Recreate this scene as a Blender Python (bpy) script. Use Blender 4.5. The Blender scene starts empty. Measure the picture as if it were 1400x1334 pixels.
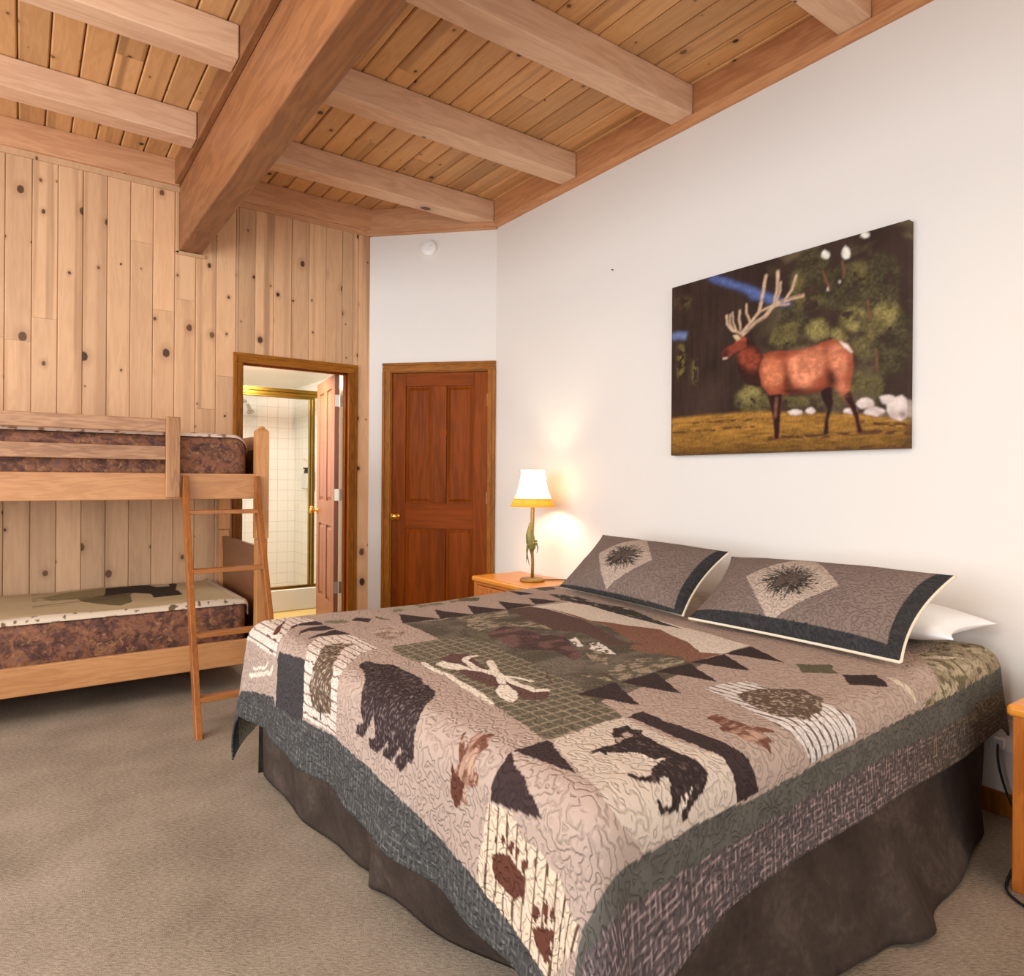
import bpy, bmesh, math, random
import numpy as np
from mathutils import Vector, Matrix

random.seed(7)
SC = bpy.context.scene
COL = SC.collection
PI = math.pi
R_ = math.radians

# ------------------------------------------------------------------ helpers
def s2l(c):
    return tuple(((v / 255.) / 12.92 if v / 255. <= .04045 else (((v / 255.) + .055) / 1.055) ** 2.4) for v in c)

def tag(o, label=None, cat=None, group=None, kind=None):
    if label: o['label'] = label
    if cat: o['category'] = cat
    if group: o['group'] = group
    if kind: o['kind'] = kind
    return o

def thing(name, label, cat, loc=(0, 0, 0), rotz=0., group=None, kind=None):
    o = bpy.data.objects.new(name, None)
    COL.objects.link(o)
    o.empty_display_size = .1
    o.location = loc
    o.rotation_euler = (0, 0, rotz)
    return tag(o, label, cat, group, kind)

def world_of(o):
    if o is None: return Matrix.Identity(4)
    m = Matrix.Translation(o.location) @ o.rotation_euler.to_matrix().to_4x4()
    return world_of(o.parent) @ m

class MB:
    """collects geometry in plain lists; build() links it as one mesh object"""
    def __init__(self):
        self.v = []; self.f = []; self.attr = []
    def add(self, vs, fs, tone=None):
        n = len(self.v)
        self.v += [tuple(p) for p in vs]
        self.f += [tuple(i + n for i in f) for f in fs]
        self.attr += [tone or (0, 0, 0)] * len(vs)
        return self
    def box(self, x0, x1, y0, y1, z0, z1, tone=None):
        x0, x1 = min(x0, x1), max(x0, x1); y0, y1 = min(y0, y1), max(y0, y1); z0, z1 = min(z0, z1), max(z0, z1)
        vs = [(x, y, z) for z in (z0, z1) for y in (y0, y1) for x in (x0, x1)]
        return self.add(vs, [(0, 2, 3, 1), (4, 5, 7, 6), (0, 1, 5, 4), (2, 6, 7, 3), (0, 4, 6, 2), (1, 3, 7, 5)], tone)
    def obox(self, p0, p1, w, h, up=(0, 0, 1)):
        """bar from p0 to p1, w across, h along the up side"""
        a, b = Vector(p0), Vector(p1)
        d = (b - a).normalized(); u = Vector(up); sd = d.cross(u).normalized(); u = sd.cross(d).normalized()
        vs = [c + sd * (i * w / 2) + u * (j * h / 2) for c in (a, b) for j in (-1, 1) for i in (-1, 1)]
        return self.add(vs, [(0, 1, 3, 2), (4, 6, 7, 5), (0, 4, 5, 1), (2, 3, 7, 6), (0, 2, 6, 4), (1, 5, 7, 3)])
    def prism(self, bottom, top):
        n = len(bottom)
        return self.add(list(bottom) + list(top), [tuple(reversed(range(n))), tuple(range(n, 2 * n))] +
                        [(i, (i + 1) % n, n + (i + 1) % n, n + i) for i in range(n)])
    def tube(self, pts, r, n=10, caps=True):
        pts = [Vector(p) for p in pts]
        rs = r if isinstance(r, (list, tuple)) else [r] * len(pts)
        base = len(self.v); vs = []; fs = []
        prev = None
        for i, p in enumerate(pts):
            d = (pts[min(i + 1, len(pts) - 1)] - pts[max(i - 1, 0)]).normalized()
            if prev is None:
                a = d.cross(Vector((0, 0, 1)))
                if a.length < .1: a = d.cross(Vector((0, 1, 0)))
                a.normalize()
            else:
                a = (prev - d * prev.dot(d)).normalized()
            prev = a; b = d.cross(a)
            for k in range(n):
                t = 2 * PI * k / n
                vs.append(p + (a * math.cos(t) + b * math.sin(t)) * rs[i])
        for i in range(len(pts) - 1):
            for k in range(n):
                fs.append((i * n + k, i * n + (k + 1) % n, (i + 1) * n + (k + 1) % n, (i + 1) * n + k))
        if caps:
            fs.append(tuple(reversed(range(n)))); fs.append(tuple(range((len(pts) - 1) * n, len(pts) * n)))
        return self.add(vs, fs)
    def lathe(self, prof, c=(0, 0, 0), n=32, axis='z', cap0=True, cap1=True):
        vs = []; fs = []
        for r, z in prof:
            for k in range(n):
                t = 2 * PI * k / n
                a, b = r * math.cos(t), r * math.sin(t)
                p = (a, b, z) if axis == 'z' else ((z, a, b) if axis == 'x' else (b, z, a))
                vs.append((p[0] + c[0], p[1] + c[1], p[2] + c[2]))
        m = len(prof)
        for i in range(m - 1):
            for k in range(n):
                fs.append((i * n + k, i * n + (k + 1) % n, (i + 1) * n + (k + 1) % n, (i + 1) * n + k))
        if cap0: fs.append(tuple(reversed(range(n))))
        if cap1: fs.append(tuple(range((m - 1) * n, m * n)))
        return self.add(vs, fs)
    def build(self, name, mat, parent=None, bevel=0., seg=2, smooth=False, local=False, tone=False, subsurf=0):
        me = bpy.data.meshes.new(name)
        vs = self.v
        if parent is not None and not local:
            im = world_of(parent).inverted()
            vs = [tuple(im @ Vector(p)) for p in vs]
        me.from_pydata(vs, [], self.f)
        bm = bmesh.new(); bm.from_mesh(me); bmesh.ops.recalc_face_normals(bm, faces=bm.faces); bm.to_mesh(me); bm.free()
        if tone:
            a = me.attributes.new('tone', 'FLOAT_VECTOR', 'POINT')
            a.data.foreach_set('vector', np.array(self.attr, dtype=np.float32).ravel())
        me.materials.append(mat)
        o = bpy.data.objects.new(name, me); COL.objects.link(o)
        if parent is not None: o.parent = parent
        if smooth:
            me.polygons.foreach_set('use_smooth', [True] * len(me.polygons))
        if subsurf:
            m = o.modifiers.new('sub', 'SUBSURF'); m.levels = subsurf; m.render_levels = subsurf
        if bevel:
            m = o.modifiers.new('bev', 'BEVEL'); m.width = bevel; m.segments = seg; m.limit_method = 'ANGLE'; m.angle_limit = R_(35)
            m.harden_normals = False
            if not smooth:
                me.polygons.foreach_set('use_smooth', [False] * len(me.polygons))
        return o

def grid_mesh(name, P, mat, col=None, uv=None, parent=None, smooth=True, flip=False, closed_u=False):
    """P: (n,m,3) array of world points -> one grid mesh with an optional point colour and a UV map"""
    n, m = P.shape[:2]
    V = P.reshape(-1, 3).astype(np.float64)
    if parent is not None:
        im = np.array(world_of(parent).inverted())
        V = V @ im[:3, :3].T + im[:3, 3]
    idx = np.arange(n * m).reshape(n, m)
    a, b, c, d = idx[:-1, :-1], idx[1:, :-1], idx[1:, 1:], idx[:-1, 1:]
    F = np.stack([a, b, c, d] if not flip else [a, d, c, b], -1).reshape(-1, 4)
    me = bpy.data.meshes.new(name)
    me.vertices.add(len(V)); me.vertices.foreach_set('co', V.astype(np.float32).ravel())
    me.loops.add(F.size); me.loops.foreach_set('vertex_index', F.ravel().astype(np.int32))
    me.polygons.add(len(F))
    me.polygons.foreach_set('loop_start', np.arange(0, F.size, 4, dtype=np.int32))
    me.polygons.foreach_set('loop_total', np.full(len(F), 4, dtype=np.int32))
    if smooth: me.polygons.foreach_set('use_smooth', np.ones(len(F), dtype=bool))
    me.update(calc_edges=True)
    if col is not None:
        ca = me.color_attributes.new('Col', 'FLOAT_COLOR', 'POINT')
        C4 = np.ones((n * m, 4), np.float32); C4[:, :3] = col.reshape(-1, 3)
        ca.data.foreach_set('color', C4.ravel())
    if uv is not None:
        l = me.uv_layers.new(name='UVMap')
        U = uv.reshape(-1, 2).astype(np.float32)[F.ravel()]
        l.data.foreach_set('uv', U.ravel())
    me.materials.append(mat)
    o = bpy.data.objects.new(name, me); COL.objects.link(o)
    if parent is not None: o.parent = parent
    return o

# ------------------------------------------------------------------ raster helpers for dyed cloth and painted canvas
def lin(c): return np.array(s2l(c))
def _hash(i, j, seed):
    h = np.sin(i * 127.1 + j * 311.7 + seed * 74.7) * 43758.5453
    return h - np.floor(h)
def vnoise(x, y, seed=0):
    i = np.floor(x); j = np.floor(y); fx = x - i; fy = y - j
    fx = fx * fx * (3 - 2 * fx); fy = fy * fy * (3 - 2 * fy)
    a = _hash(i, j, seed); b = _hash(i + 1, j, seed); c = _hash(i, j + 1, seed); d = _hash(i + 1, j + 1, seed)
    return (a * (1 - fx) + b * fx) * (1 - fy) + (c * (1 - fx) + d * fx) * fy
def fbm(x, y, seed=0, o=4):
    s = 0.; a = .5; t = 0.
    for k in range(o):
        s = s + a * vnoise(x * 2 ** k, y * 2 ** k, seed + k * 13); t += a; a *= .5
    return s / t
def sstep(a, b, x):
    t = np.clip((x - a) / (b - a), 0, 1); return t * t * (3 - 2 * t)
def poly_mask(X, Y, poly):
    """boolean mask of grid points inside a polygon"""
    M = np.zeros(X.shape, bool)
    n = len(poly)
    for k in range(n):
        x0, y0 = poly[k]; x1, y1 = poly[(k + 1) % n]
        if y0 == y1: continue
        c = ((y0 <= Y) & (Y < y1)) | ((y1 <= Y) & (Y < y0))
        if not c.any(): continue
        xs = x0 + (Y - y0) * (x1 - x0) / (y1 - y0)
        M ^= c & (X < xs)
    return M
def line_mask(X, Y, pts, w):
    M = np.zeros(X.shape, bool)
    for (x0, y0), (x1, y1) in zip(pts[:-1], pts[1:]):
        dx, dy = x1 - x0, y1 - y0; L2 = dx * dx + dy * dy + 1e-12
        t = np.clip(((X - x0) * dx + (Y - y0) * dy) / L2, 0, 1)
        M |= np.hypot(X - x0 - t * dx, Y - y0 - t * dy) < w / 2
    return M

# ------------------------------------------------------------------ node helpers
class NT:
    def __init__(self, name):
        self.m = bpy.data.materials.new(name); self.m.use_nodes = True
        self.nt = self.m.node_tree; self.N = self.nt.nodes; self.L = self.nt.links
        self.b = self.N['Principled BSDF']; self.out = self.N['Material Output']
    def n(self, typ, **kw):
        x = self.N.new(typ)
        for k, v in kw.items(): setattr(x, k, v)
        return x
    def put(self, sock, val):
        if hasattr(val, 'is_linked') or isinstance(val, bpy.types.NodeSocket): self.L.new(val, sock)
        else: sock.default_value = val
    def math(self, op, a, b=0., c=None, clamp=False):
        x = self.n('ShaderNodeMath', operation=op, use_clamp=clamp)
        self.put(x.inputs[0], a); self.put(x.inputs[1], b)
        if c is not None: self.put(x.inputs[2], c)
        return x.outputs[0]
    def vmath(self, op, a, b=(0, 0, 0)):
        x = self.n('ShaderNodeVectorMath', operation=op); self.put(x.inputs[0], a); self.put(x.inputs[1], b)
        return x.outputs['Value'] if op in ('LENGTH', 'DISTANCE', 'DOT_PRODUCT') else x.outputs[0]
    def mix(self, f, a, b, mode='MIX'):
        x = self.n('ShaderNodeMix', data_type='RGBA', blend_type=mode)
        self.put(x.inputs[0], f)
        for s, v in ((x.inputs[6], a), (x.inputs[7], b)):
            self.put(s, (*v, 1) if isinstance(v, tuple) and len(v) == 3 else v)
        return x.outputs[2]
    def sep(self, v):
        x = self.n('ShaderNodeSeparateXYZ'); self.put(x.inputs[0], v); return x.outputs
    def comb(self, x_, y_, z_):
        x = self.n('ShaderNodeCombineXYZ')
        for i, v in enumerate((x_, y_, z_)): self.put(x.inputs[i], v)
        return x.outputs[0]
    def noise(self, vec, scale=5., detail=4., rough=.5, dist=0.):
        x = self.n('ShaderNodeTexNoise'); self.put(x.inputs['Vector'], vec)
        x.inputs['Scale'].default_value = scale; x.inputs['Detail'].default_value = detail
        x.inputs['Roughness'].default_value = rough; x.inputs['Distortion'].default_value = dist
        return x.outputs[0]
    def voro(self, vec, scale, feature='F1', dim='3D', rnd=1.):
        x = self.n('ShaderNodeTexVoronoi', feature=feature, voronoi_dimensions=dim)
        self.put(x.inputs['Vector'], vec); x.inputs['Scale'].default_value = scale; x.inputs['Randomness'].default_value = rnd
        return x.outputs
    def ss(self, v, a, b, o0=0., o1=1.):
        x = self.n('ShaderNodeMapRange', interpolation_type='SMOOTHSTEP')
        self.put(x.inputs[0], v); self.put(x.inputs[1], a); self.put(x.inputs[2], b); self.put(x.inputs[3], o0); self.put(x.inputs[4], o1)
        return x.outputs[0]
    def ramp(self, f, stops):
        x = self.n('ShaderNodeValToRGB'); self.put(x.inputs[0], f)
        e = x.color_ramp.elements
        while len(e) < len(stops): e.new(.5)
        for k, (p, c) in enumerate(stops): e[k].position = p; e[k].color = (*c, 1)
        return x.outputs[0]
    def obj(self): return self.n('ShaderNodeTexCoord').outputs['Object']
    def uv(self): return self.n('ShaderNodeTexCoord').outputs['UV']
    def attr(self, name): return self.n('ShaderNodeAttribute', attribute_name=name).outputs
    def bump(self, h, strength=.3, dist=.01):
        x = self.n('ShaderNodeBump'); self.put(x.inputs['Height'], h); x.inputs['Strength'].default_value = strength; x.inputs['Distance'].default_value = dist
        self.L.new(x.outputs[0], self.b.inputs['Normal'])
    def fin(self, color, rough=.6, spec=.5, metal=0.):
        self.put(self.b.inputs['Base Color'], (*color, 1) if isinstance(color, tuple) else color)
        self.put(self.b.inputs['Roughness'], rough)
        self.b.inputs['Specular IOR Level'].default_value = spec; self.b.inputs['Metallic'].default_value = metal
        return self.m

def plain(name, rgb, rough=.5, metal=0., spec=.5, noise=0.):
    t = NT(name); c = s2l(rgb)
    if noise:
        f = t.noise(t.obj(), 40, 3)
        col = t.mix(f, tuple(v * (1 - noise) for v in c), tuple(min(1, v * (1 + noise)) for v in c))
        return t.fin(col, rough, spec, metal)
    return t.fin(c, rough, spec, metal)

def wood(name, light, dark, axis='x', scale=1., rough=.45, knots=0., boards=False, contrast=1., kr=.012, pos=None, spec=.4, fiber=.5, stretch=1.):
    """grain along axis; boards=True reads the mesh's per-board 'tone' values (brightness, streak, offset)"""
    t = NT(name)
    s = t.sep(t.obj())
    ax = 'xyz'.index(axis)
    Lc, A, B = s[ax], s[(ax + 1) % 3], s[(ax + 2) % 3]
    if axis == 'y': A, B = B, A
    if boards:
        at = t.sep(t.attr('tone')['Vector']); off = t.math('MULTIPLY', at[2], 37.)
    else:
        rnd = t.n('ShaderNodeObjectInfo').outputs['Random']; off = t.math('MULTIPLY', rnd, 23.)
    L2 = t.math('ADD', Lc, off)
    v = t.comb(t.math('MULTIPLY', L2, .9 * scale / stretch), t.math('MULTIPLY', A, 7. * scale), t.math('MULTIPLY', B, 7. * scale))
    n1 = t.noise(v, 1.6, 5, .55, .25)
    rings = t.math('MULTIPLY_ADD', t.math('SINE', t.math('MULTIPLY', n1, 46.)), .5, .5)
    v2 = t.comb(t.math('MULTIPLY', L2, 5. * scale), t.math('MULTIPLY', A, 130. * scale), t.math('MULTIPLY', B, 130. * scale))
    fb = t.noise(v2, 1., 3, .6)
    n3 = t.noise(v, .55, 3, .5)
    f = t.math('ADD', t.math('MULTIPLY', rings, .34 * contrast), t.math('ADD', t.math('MULTIPLY', t.math('SUBTRACT', fb, .5), fiber), t.math('MULTIPLY', t.math('SUBTRACT', n3, .42), 1.5 * contrast)), clamp=True)
    col = t.mix(f, s2l(light), s2l(dark))
    if boards:
        br = t.math('MULTIPLY_ADD', at[0], .30, .83)
        col = t.mix(1., col, t.comb(br, br, br), 'MULTIPLY')
        # occasional heartwood streaks along a board
        vs = t.comb(t.math('MULTIPLY', L2, .35), t.math('MULTIPLY', A, 13.), t.math('MULTIPLY', B, 0.))
        st = t.ss(t.noise(vs, 1., 2), .50, .66)
        col = t.mix(t.math('MULTIPLY', t.math('MULTIPLY', st, at[1]), .75), col, s2l(tuple(int(q * .80) for q in dark)))
    if knots:
        ka = 6.5; kl = 3.0
        p = t.comb(t.math('MULTIPLY', A if boards != 'b' else A, ka), t.math('MULTIPLY', L2, kl), 0.)
        vo = t.voro(p, 1., dim='2D')
        dl = t.sep(t.vmath('SUBTRACT', p, vo['Position']))
        wob = t.math('MULTIPLY', t.math('SUBTRACT', t.noise(t.obj(), 60, 2), .5), .009)
        dd = t.math('ADD', t.vmath('LENGTH', t.comb(t.math('DIVIDE', dl[0], ka), t.math('DIVIDE', dl[1], kl * 1.35), 0.)), wob)
        rc = t.sep(vo['Color'])
        rad = t.math('MULTIPLY_ADD', t.math('POWER', rc[0], 2.2), kr * 1.25, kr * .3)
        pres = t.math('LESS_THAN', rc[1], knots)
        core = t.math('MULTIPLY', t.ss(t.math('DIVIDE', dd, rad), .75, 1.1, 1., 0.), pres)
        halo = t.math('MULTIPLY', t.ss(t.math('DIVIDE', dd, rad), .9, 3.0, .35, 0.), pres)
        kc = t.mix(rc[2], s2l((52, 32, 20)), s2l((122, 80, 50)))
        col = t.mix(halo, col, s2l(tuple(int(q * .8) for q in dark)))
        col = t.mix(core, col, kc)
    t.bump(t.math('ADD', t.math('MULTIPLY', fb, .5), t.math('MULTIPLY', rings, .15)), .12, .004)
    return t.fin(col, rough, spec)

# ------------------------------------------------------------------ materials
M = {}
M['pine'] = wood('pine_boards', (218, 174, 132), (190, 140, 98), 'z', 1., .5, knots=.62, boards=True, kr=.015, contrast=.65, fiber=.35)
M['plank'] = wood('ceiling_planks', (212, 162, 108), (184, 130, 80), 'y', 1., .5, knots=.72, boards=True, kr=.012, contrast=.8)
M['rafter'] = wood('rafter_fir', (222, 182, 148), (190, 142, 108), 'x', .8, .5, knots=.12, kr=.022, contrast=1.)
M['beam'] = wood('beam_fir', (150, 98, 60), (104, 62, 36), 'y', .7, .42, contrast=1.3, spec=.4)
M['ledger_y'] = wood('ledger_fir_long', (200, 142, 96), (156, 98, 60), 'y', .9, .45, knots=.1, kr=.02, contrast=1.1)
M['ledger_x'] = wood('ledger_fir_cross', (212, 160, 118), (176, 122, 84), 'x', .9, .5, knots=.12, kr=.018)
M['casing_z'] = wood('casing_oak_upright', (160, 98, 30), (104, 58, 12), 'z', 1.6, .42, spec=.12, contrast=1.2)
M['casing_x'] = wood('casing_oak_cross', (158, 97, 30), (102, 57, 12), 'x', 1.6, .42, spec=.12, contrast=1.2)
M['door'] = wood('door_fir', (142, 68, 12), (92, 41, 5), 'z', .9, .42, spec=.07, contrast=1.1, fiber=.35, stretch=1.6)
M['door_h'] = wood('door_fir_rail', (136, 64, 11), (94, 42, 5), 'x', .9, .42, spec=.07, contrast=1.1, fiber=.35, stretch=1.6)
M['door2'] = wood('bathroom_door_fir', (160, 102, 74), (128, 76, 52), 'z', .9, .4, contrast=.8)
M['bunk_x'] = wood('bunk_oak_rail', (196, 140, 90), (156, 100, 58), 'x', 1.3, .38, contrast=1.)
M['bunk_z'] = wood('bunk_oak_post', (204, 146, 90), (170, 108, 58), 'z', 1.3, .38, contrast=.9)
M['bunk_guard'] = wood('bunk_oak_guard', (182, 136, 98), (132, 88, 58), 'x', 1.6, .4, contrast=1.4)
M['bunk_guardz'] = wood('bunk_oak_guard_post', (178, 128, 84), (130, 84, 50), 'z', 1.6, .4, contrast=1.4)
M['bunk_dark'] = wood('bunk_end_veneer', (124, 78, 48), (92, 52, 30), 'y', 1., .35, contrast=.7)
M['ladder_z'] = wood('ladder_oak', (162, 96, 44), (114, 62, 24), 'z', 1.4, .32)
M['ladder_x'] = wood('ladder_oak_tread', (176, 112, 60), (134, 80, 38), 'x', 1.4, .34)
M['night_x'] = wood('nightstand_oak', (226, 146, 50), (186, 104, 26), 'y', 1., .28, contrast=.9)
M['night_z'] = wood('nightstand_oak_side', (200, 116, 46), (150, 74, 22), 'z', 1.5, .3, contrast=1.2)
M['brass'] = plain('polished_brass', (226, 176, 84), .18, 1.)
M['gold'] = plain('anodised_gold_frame', (150, 118, 46), .3, 1.)
M['nickel'] = plain('satin_hinge_steel', (222, 214, 196), .28, .8)
M['chrome'] = plain('chrome', (200, 196, 188), .12, 1.)
M['white_plastic'] = plain('white_plastic', (240, 238, 232), .4)
M['white_porcelain'] = plain('white_porcelain', (240, 238, 228), .15)
M['black_plastic'] = plain('black_plastic', (34, 32, 30), .4)
M['lead'] = plain('dull_grey_metal', (128, 124, 116), .4, .6)
M['grey_plastic'] = plain('pale_grey_plastic', (206, 206, 200), .3)
M['linen'] = plain('white_pillowcase', (242, 240, 238), .8, noise=.03)
M['cream_cloth'] = plain('cream_backing', (226, 212, 186), .85, noise=.05)
M['boxspring'] = plain('ticking', (190, 184, 174), .9, noise=.05)

def wall_mat():
    t = NT('painted_plaster')
    v = t.obj()
    n1 = t.noise(v, 1.3, 3); n2 = t.noise(v, 120, 3)
    col = t.mix(n1, s2l((228, 221, 212)), s2l((232, 225, 217)))
    t.bump(n2, .08, .003)
    return t.fin(col, .75, .3)
M['wall'] = wall_mat()

def carpet_mat():
    t = NT('looped_carpet'); v = t.obj(); s = t.sep(v)
    a = t.comb(t.math('ADD', t.math('MULTIPLY', s[0], .81), t.math('MULTIPLY', s[1], -.58)), t.math('ADD', t.math('MULTIPLY', s[0], .58), t.math('MULTIPLY', s[1], .81)), 0.)
    sa = t.sep(a)
    rows = t.noise(t.comb(t.math('MULTIPLY', sa[0], 60.), t.math('MULTIPLY', sa[1], 190.), 0.), 1., 2, .6)
    big = t.noise(v, 3.2, 3)
    fine = t.noise(v, 420, 2)
    f = t.math('ADD', t.math('MULTIPLY', rows, .75), t.math('ADD', t.math('MULTIPLY', t.math('SUBTRACT', big, .5), .45), t.math('MULTIPLY', t.math('SUBTRACT', fine, .5), .5)), clamp=True)
    col = t.ramp(f, [(.15, s2l((114, 100, 84))), (.5, s2l((163, 145, 125))), (.9, s2l((206, 188, 165)))])
    t.bump(t.math('ADD', rows, fine), .5, .006)
    return t.fin(col, .95, .1)
M['carpet'] = carpet_mat()

def tile_mat(name='shower_tile', size=.108):
    t = NT(name); s = t.sep(t.obj())
    def ln(c):
        fr = t.math('FRACT', t.math('ADD', t.math('DIVIDE', c, size), 100.))
        return t.ss(t.math('ABSOLUTE', t.math('SUBTRACT', fr, .5)), .478, .488)
    g = t.math('MAXIMUM', t.math('MAXIMUM', ln(s[0]), ln(s[1])), ln(s[2]))
    col = t.mix(g, s2l((242, 238, 229)), s2l((208, 202, 190)))
    t.bump(t.math('SUBTRACT', 1., g), .2, .002)
    return t.fin(col, .15, .5)
M['tile'] = tile_mat()
M['bath_wall'] = plain('bathroom_paint', (238, 234, 224), .7)
def vinyl_mat():
    t = NT('yellow_vinyl_floor'); n = t.noise(t.obj(), 9, 4)
    return t.fin(t.mix(n, s2l((206, 172, 96)), s2l((226, 196, 122))), .35)
M['vinyl'] = vinyl_mat()

def glass_mat():
    t = NT('shower_glass')
    tr = t.n('ShaderNodeBsdfTransparent'); tr.inputs[0].default_value = (.98, .98, .97, 1)
    gl = t.n('ShaderNodeBsdfGlossy'); gl.inputs['Roughness'].default_value = .04
    mx = t.n('ShaderNodeMixShader'); mx.inputs[0].default_value = .07
    t.L.new(tr.outputs[0], mx.inputs[1]); t.L.new(gl.outputs[0], mx.inputs[2]); t.L.new(mx.outputs[0], t.out.inputs['Surface'])
    return t.m
M['glass'] = glass_mat()

def camo_mat():
    t = NT('mottled_mattress_fabric'); v = t.obj()
    n1 = t.noise(v, 17, 7, .72, .7); n2 = t.noise(v, 38, 5, .65, .5)
    c1 = t.ramp(n1, [(.32, s2l((64, 45, 42))), (.46, s2l((98, 66, 56))), (.56, s2l((140, 92, 66))), (.68, s2l((104, 80, 76)))])
    col = t.mix(t.ss(n2, .55, .68), c1, s2l((158, 116, 78)))
    col = t.mix(t.ss(n2, .40, .30), col, s2l((60, 46, 47)))
    t.bump(t.noise(v, 9, 3), .3, .02)
    return t.fin(col, .8, .2)
M['camo'] = camo_mat()

def skirt_mat():
    t = NT('brown_suede_skirt'); v = t.obj()
    n1 = t.noise(v, 6, 6, .65, .5); n2 = t.noise(v, 60, 3)
    f = t.math('ADD', t.math('MULTIPLY', n1, .8), t.math('MULTIPLY', n2, .2))
    col = t.ramp(f, [(.3, s2l((50, 41, 35))), (.52, s2l((68, 56, 48))), (.72, s2l((94, 78, 68)))])
    t.bump(n1, .2, .01)
    return t.fin(col, .9, .15)
M['skirt'] = skirt_mat()

def cloth_col_mat(name, cell=28., bump=.55, line=.35, rough=.85):
    """dyed cloth: reads the mesh colour 'Col'; meandering quilting stitches are pressed in along the UV map (metres)"""
    t = NT(name); uv = t.uv()
    w = t.n('ShaderNodeTexNoise'); t.put(w.inputs['Vector'], uv); w.inputs['Scale'].default_value = cell * 1.1; w.inputs['Detail'].default_value = 2
    wv = t.vmath('ADD', uv, t.vmath('SCALE', t.vmath('SUBTRACT', w.outputs['Color'], (.5, .5, .5))))
    N_ = [n for n in t.N if n.type == 'VECT_MATH' and n.operation == 'SCALE'][-1]; N_.inputs['Scale'].default_value = .75 / cell
    nz = t.noise(wv, cell * .95, 1., .4)
    d = t.math('ABSOLUTE', t.math('SUBTRACT', t.math('FRACT', t.math('MULTIPLY', nz, 5.)), .5))
    groove = t.ss(d, .0, .30)
    ln = t.ss(d, .035, .09, 1., 0.)
    c = t.attr('Col')['Color']
    fine = t.noise(uv, 700, 2)
    br = t.math('MULTIPLY_ADD', fine, .3, .85)
    col = t.mix(1., c, t.comb(br, br, br), 'MULTIPLY')
    col = t.mix(t.math('MULTIPLY', ln, line), col, t.mix(1., col, (.38, .34, .32), 'MULTIPLY'))
    h = t.math('ADD', groove, t.math('MULTIPLY', fine, .12))
    t.bump(h, bump, .010)
    return t.fin(col, rough, .2)
M['quilt'] = cloth_col_mat('quilted_patchwork', 30., .6, .26)
M['sham'] = cloth_col_mat('quilted_sham', 34., .6, .38)
M['throw'] = cloth_col_mat('woven_throw', 60., .12, .0)
def canvas_mat():
    t = NT('painted_canvas'); c = t.attr('Col')['Color']
    n = t.noise(t.obj(), 260, 2); t.bump(n, .15, .002)
    br = t.math('MULTIPLY_ADD', t.noise(t.obj(), 45, 4, .7), .5, .75)
    return t.fin(t.mix(1., c, t.comb(br, br, br), 'MULTIPLY'), .6, .12)
M['canvas'] = canvas_mat()

def shade_mat():
    t = NT('lamp_shade_parchment')
    d = t.n('ShaderNodeBsdfDiffuse'); d.inputs[0].default_value = (*s2l((246, 232, 204)), 1)
    tr = t.n('ShaderNodeBsdfTranslucent'); tr.inputs[0].default_value = (*s2l((255, 240, 206)), 1)
    mx = t.n('ShaderNodeMixShader'); mx.inputs[0].default_value = .62
    t.L.new(d.outputs[0], mx.inputs[1]); t.L.new(tr.outputs[0], mx.inputs[2]); t.L.new(mx.outputs[0], t.out.inputs['Surface'])
    return t.m
M['shade'] = shade_mat()
def trim_shade_mat():
    t = NT('lamp_shade_gold_edge')
    d = t.n('ShaderNodeBsdfDiffuse'); d.inputs[0].default_value = (*s2l((214, 150, 66)), 1)
    tr = t.n('ShaderNodeBsdfTranslucent'); tr.inputs[0].default_value = (*s2l((214, 138, 52)), 1)
    mx = t.n('ShaderNodeMixShader'); mx.inputs[0].default_value = .3
    t.L.new(d.outputs[0], mx.inputs[1]); t.L.new(tr.outputs[0], mx.inputs[2]); t.L.new(mx.outputs[0], t.out.inputs['Surface'])
    return t.m
M['shade_edge'] = trim_shade_mat()
def bulb_mat():
    t = NT('glowing_bulb'); t.b.inputs['Emission Color'].default_value = (1, .82, .55, 1); t.b.inputs['Emission Strength'].default_value = 210.
    return t.fin(s2l((255, 244, 220)), .3)
M['bulb'] = bulb_mat()
M['lamp_bronze'] = plain('lamp_antique_bronze', (156, 122, 66), .4, .5, noise=.25)
M['lamp_green'] = plain('lamp_verdigris_cast', (128, 122, 62), .5, .3, noise=.3)
# ------------------------------------------------------------------ the room (metres; camera stands at the origin, 1.21 m up)
XW, YP = 2.904, 4.967            # headboard wall, pine wall
RC = Vector((2.904, 4.236, 0)); LC = Vector((2.200, 4.969, 0))   # ends of the short angled wall
EW = (RC - LC).normalized(); NW = Vector((-EW.y * -1, -EW.x, 0)); NW = Vector((EW.y, -EW.x, 0))
if NW.dot(-LC) < 0: NW = -NW
DW = (RC - LC).length
ZC = 3.30                         # underside of the plank ceiling
X0, Y0 = -2.6, -2.6               # far ends of the modelled room behind the camera

def frm(s, d, z): return tuple(LC + EW * s + NW * d + Vector((0, 0, z)))
def fbox(mb, s0, s1, d0, d1, z0, z1):
    mb.prism([frm(s0, d0, z0), frm(s1, d0, z0), frm(s1, d1, z0), frm(s0, d1, z0)], [frm(s0, d0, z1), frm(s1, d0, z1), frm(s1, d1, z1), frm(s0, d1, z1)])

def struct(name, mb, mat, label, cat, **kw):
    o = mb.build(name, mat, **kw)
    return tag(o, label, cat, None, 'structure')

struct('floor', MB().box(X0, XW + .1, Y0, YP + .02, -.1, 0), M['carpet'], 'taupe looped carpet covering the bedroom floor', 'floor')

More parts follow.
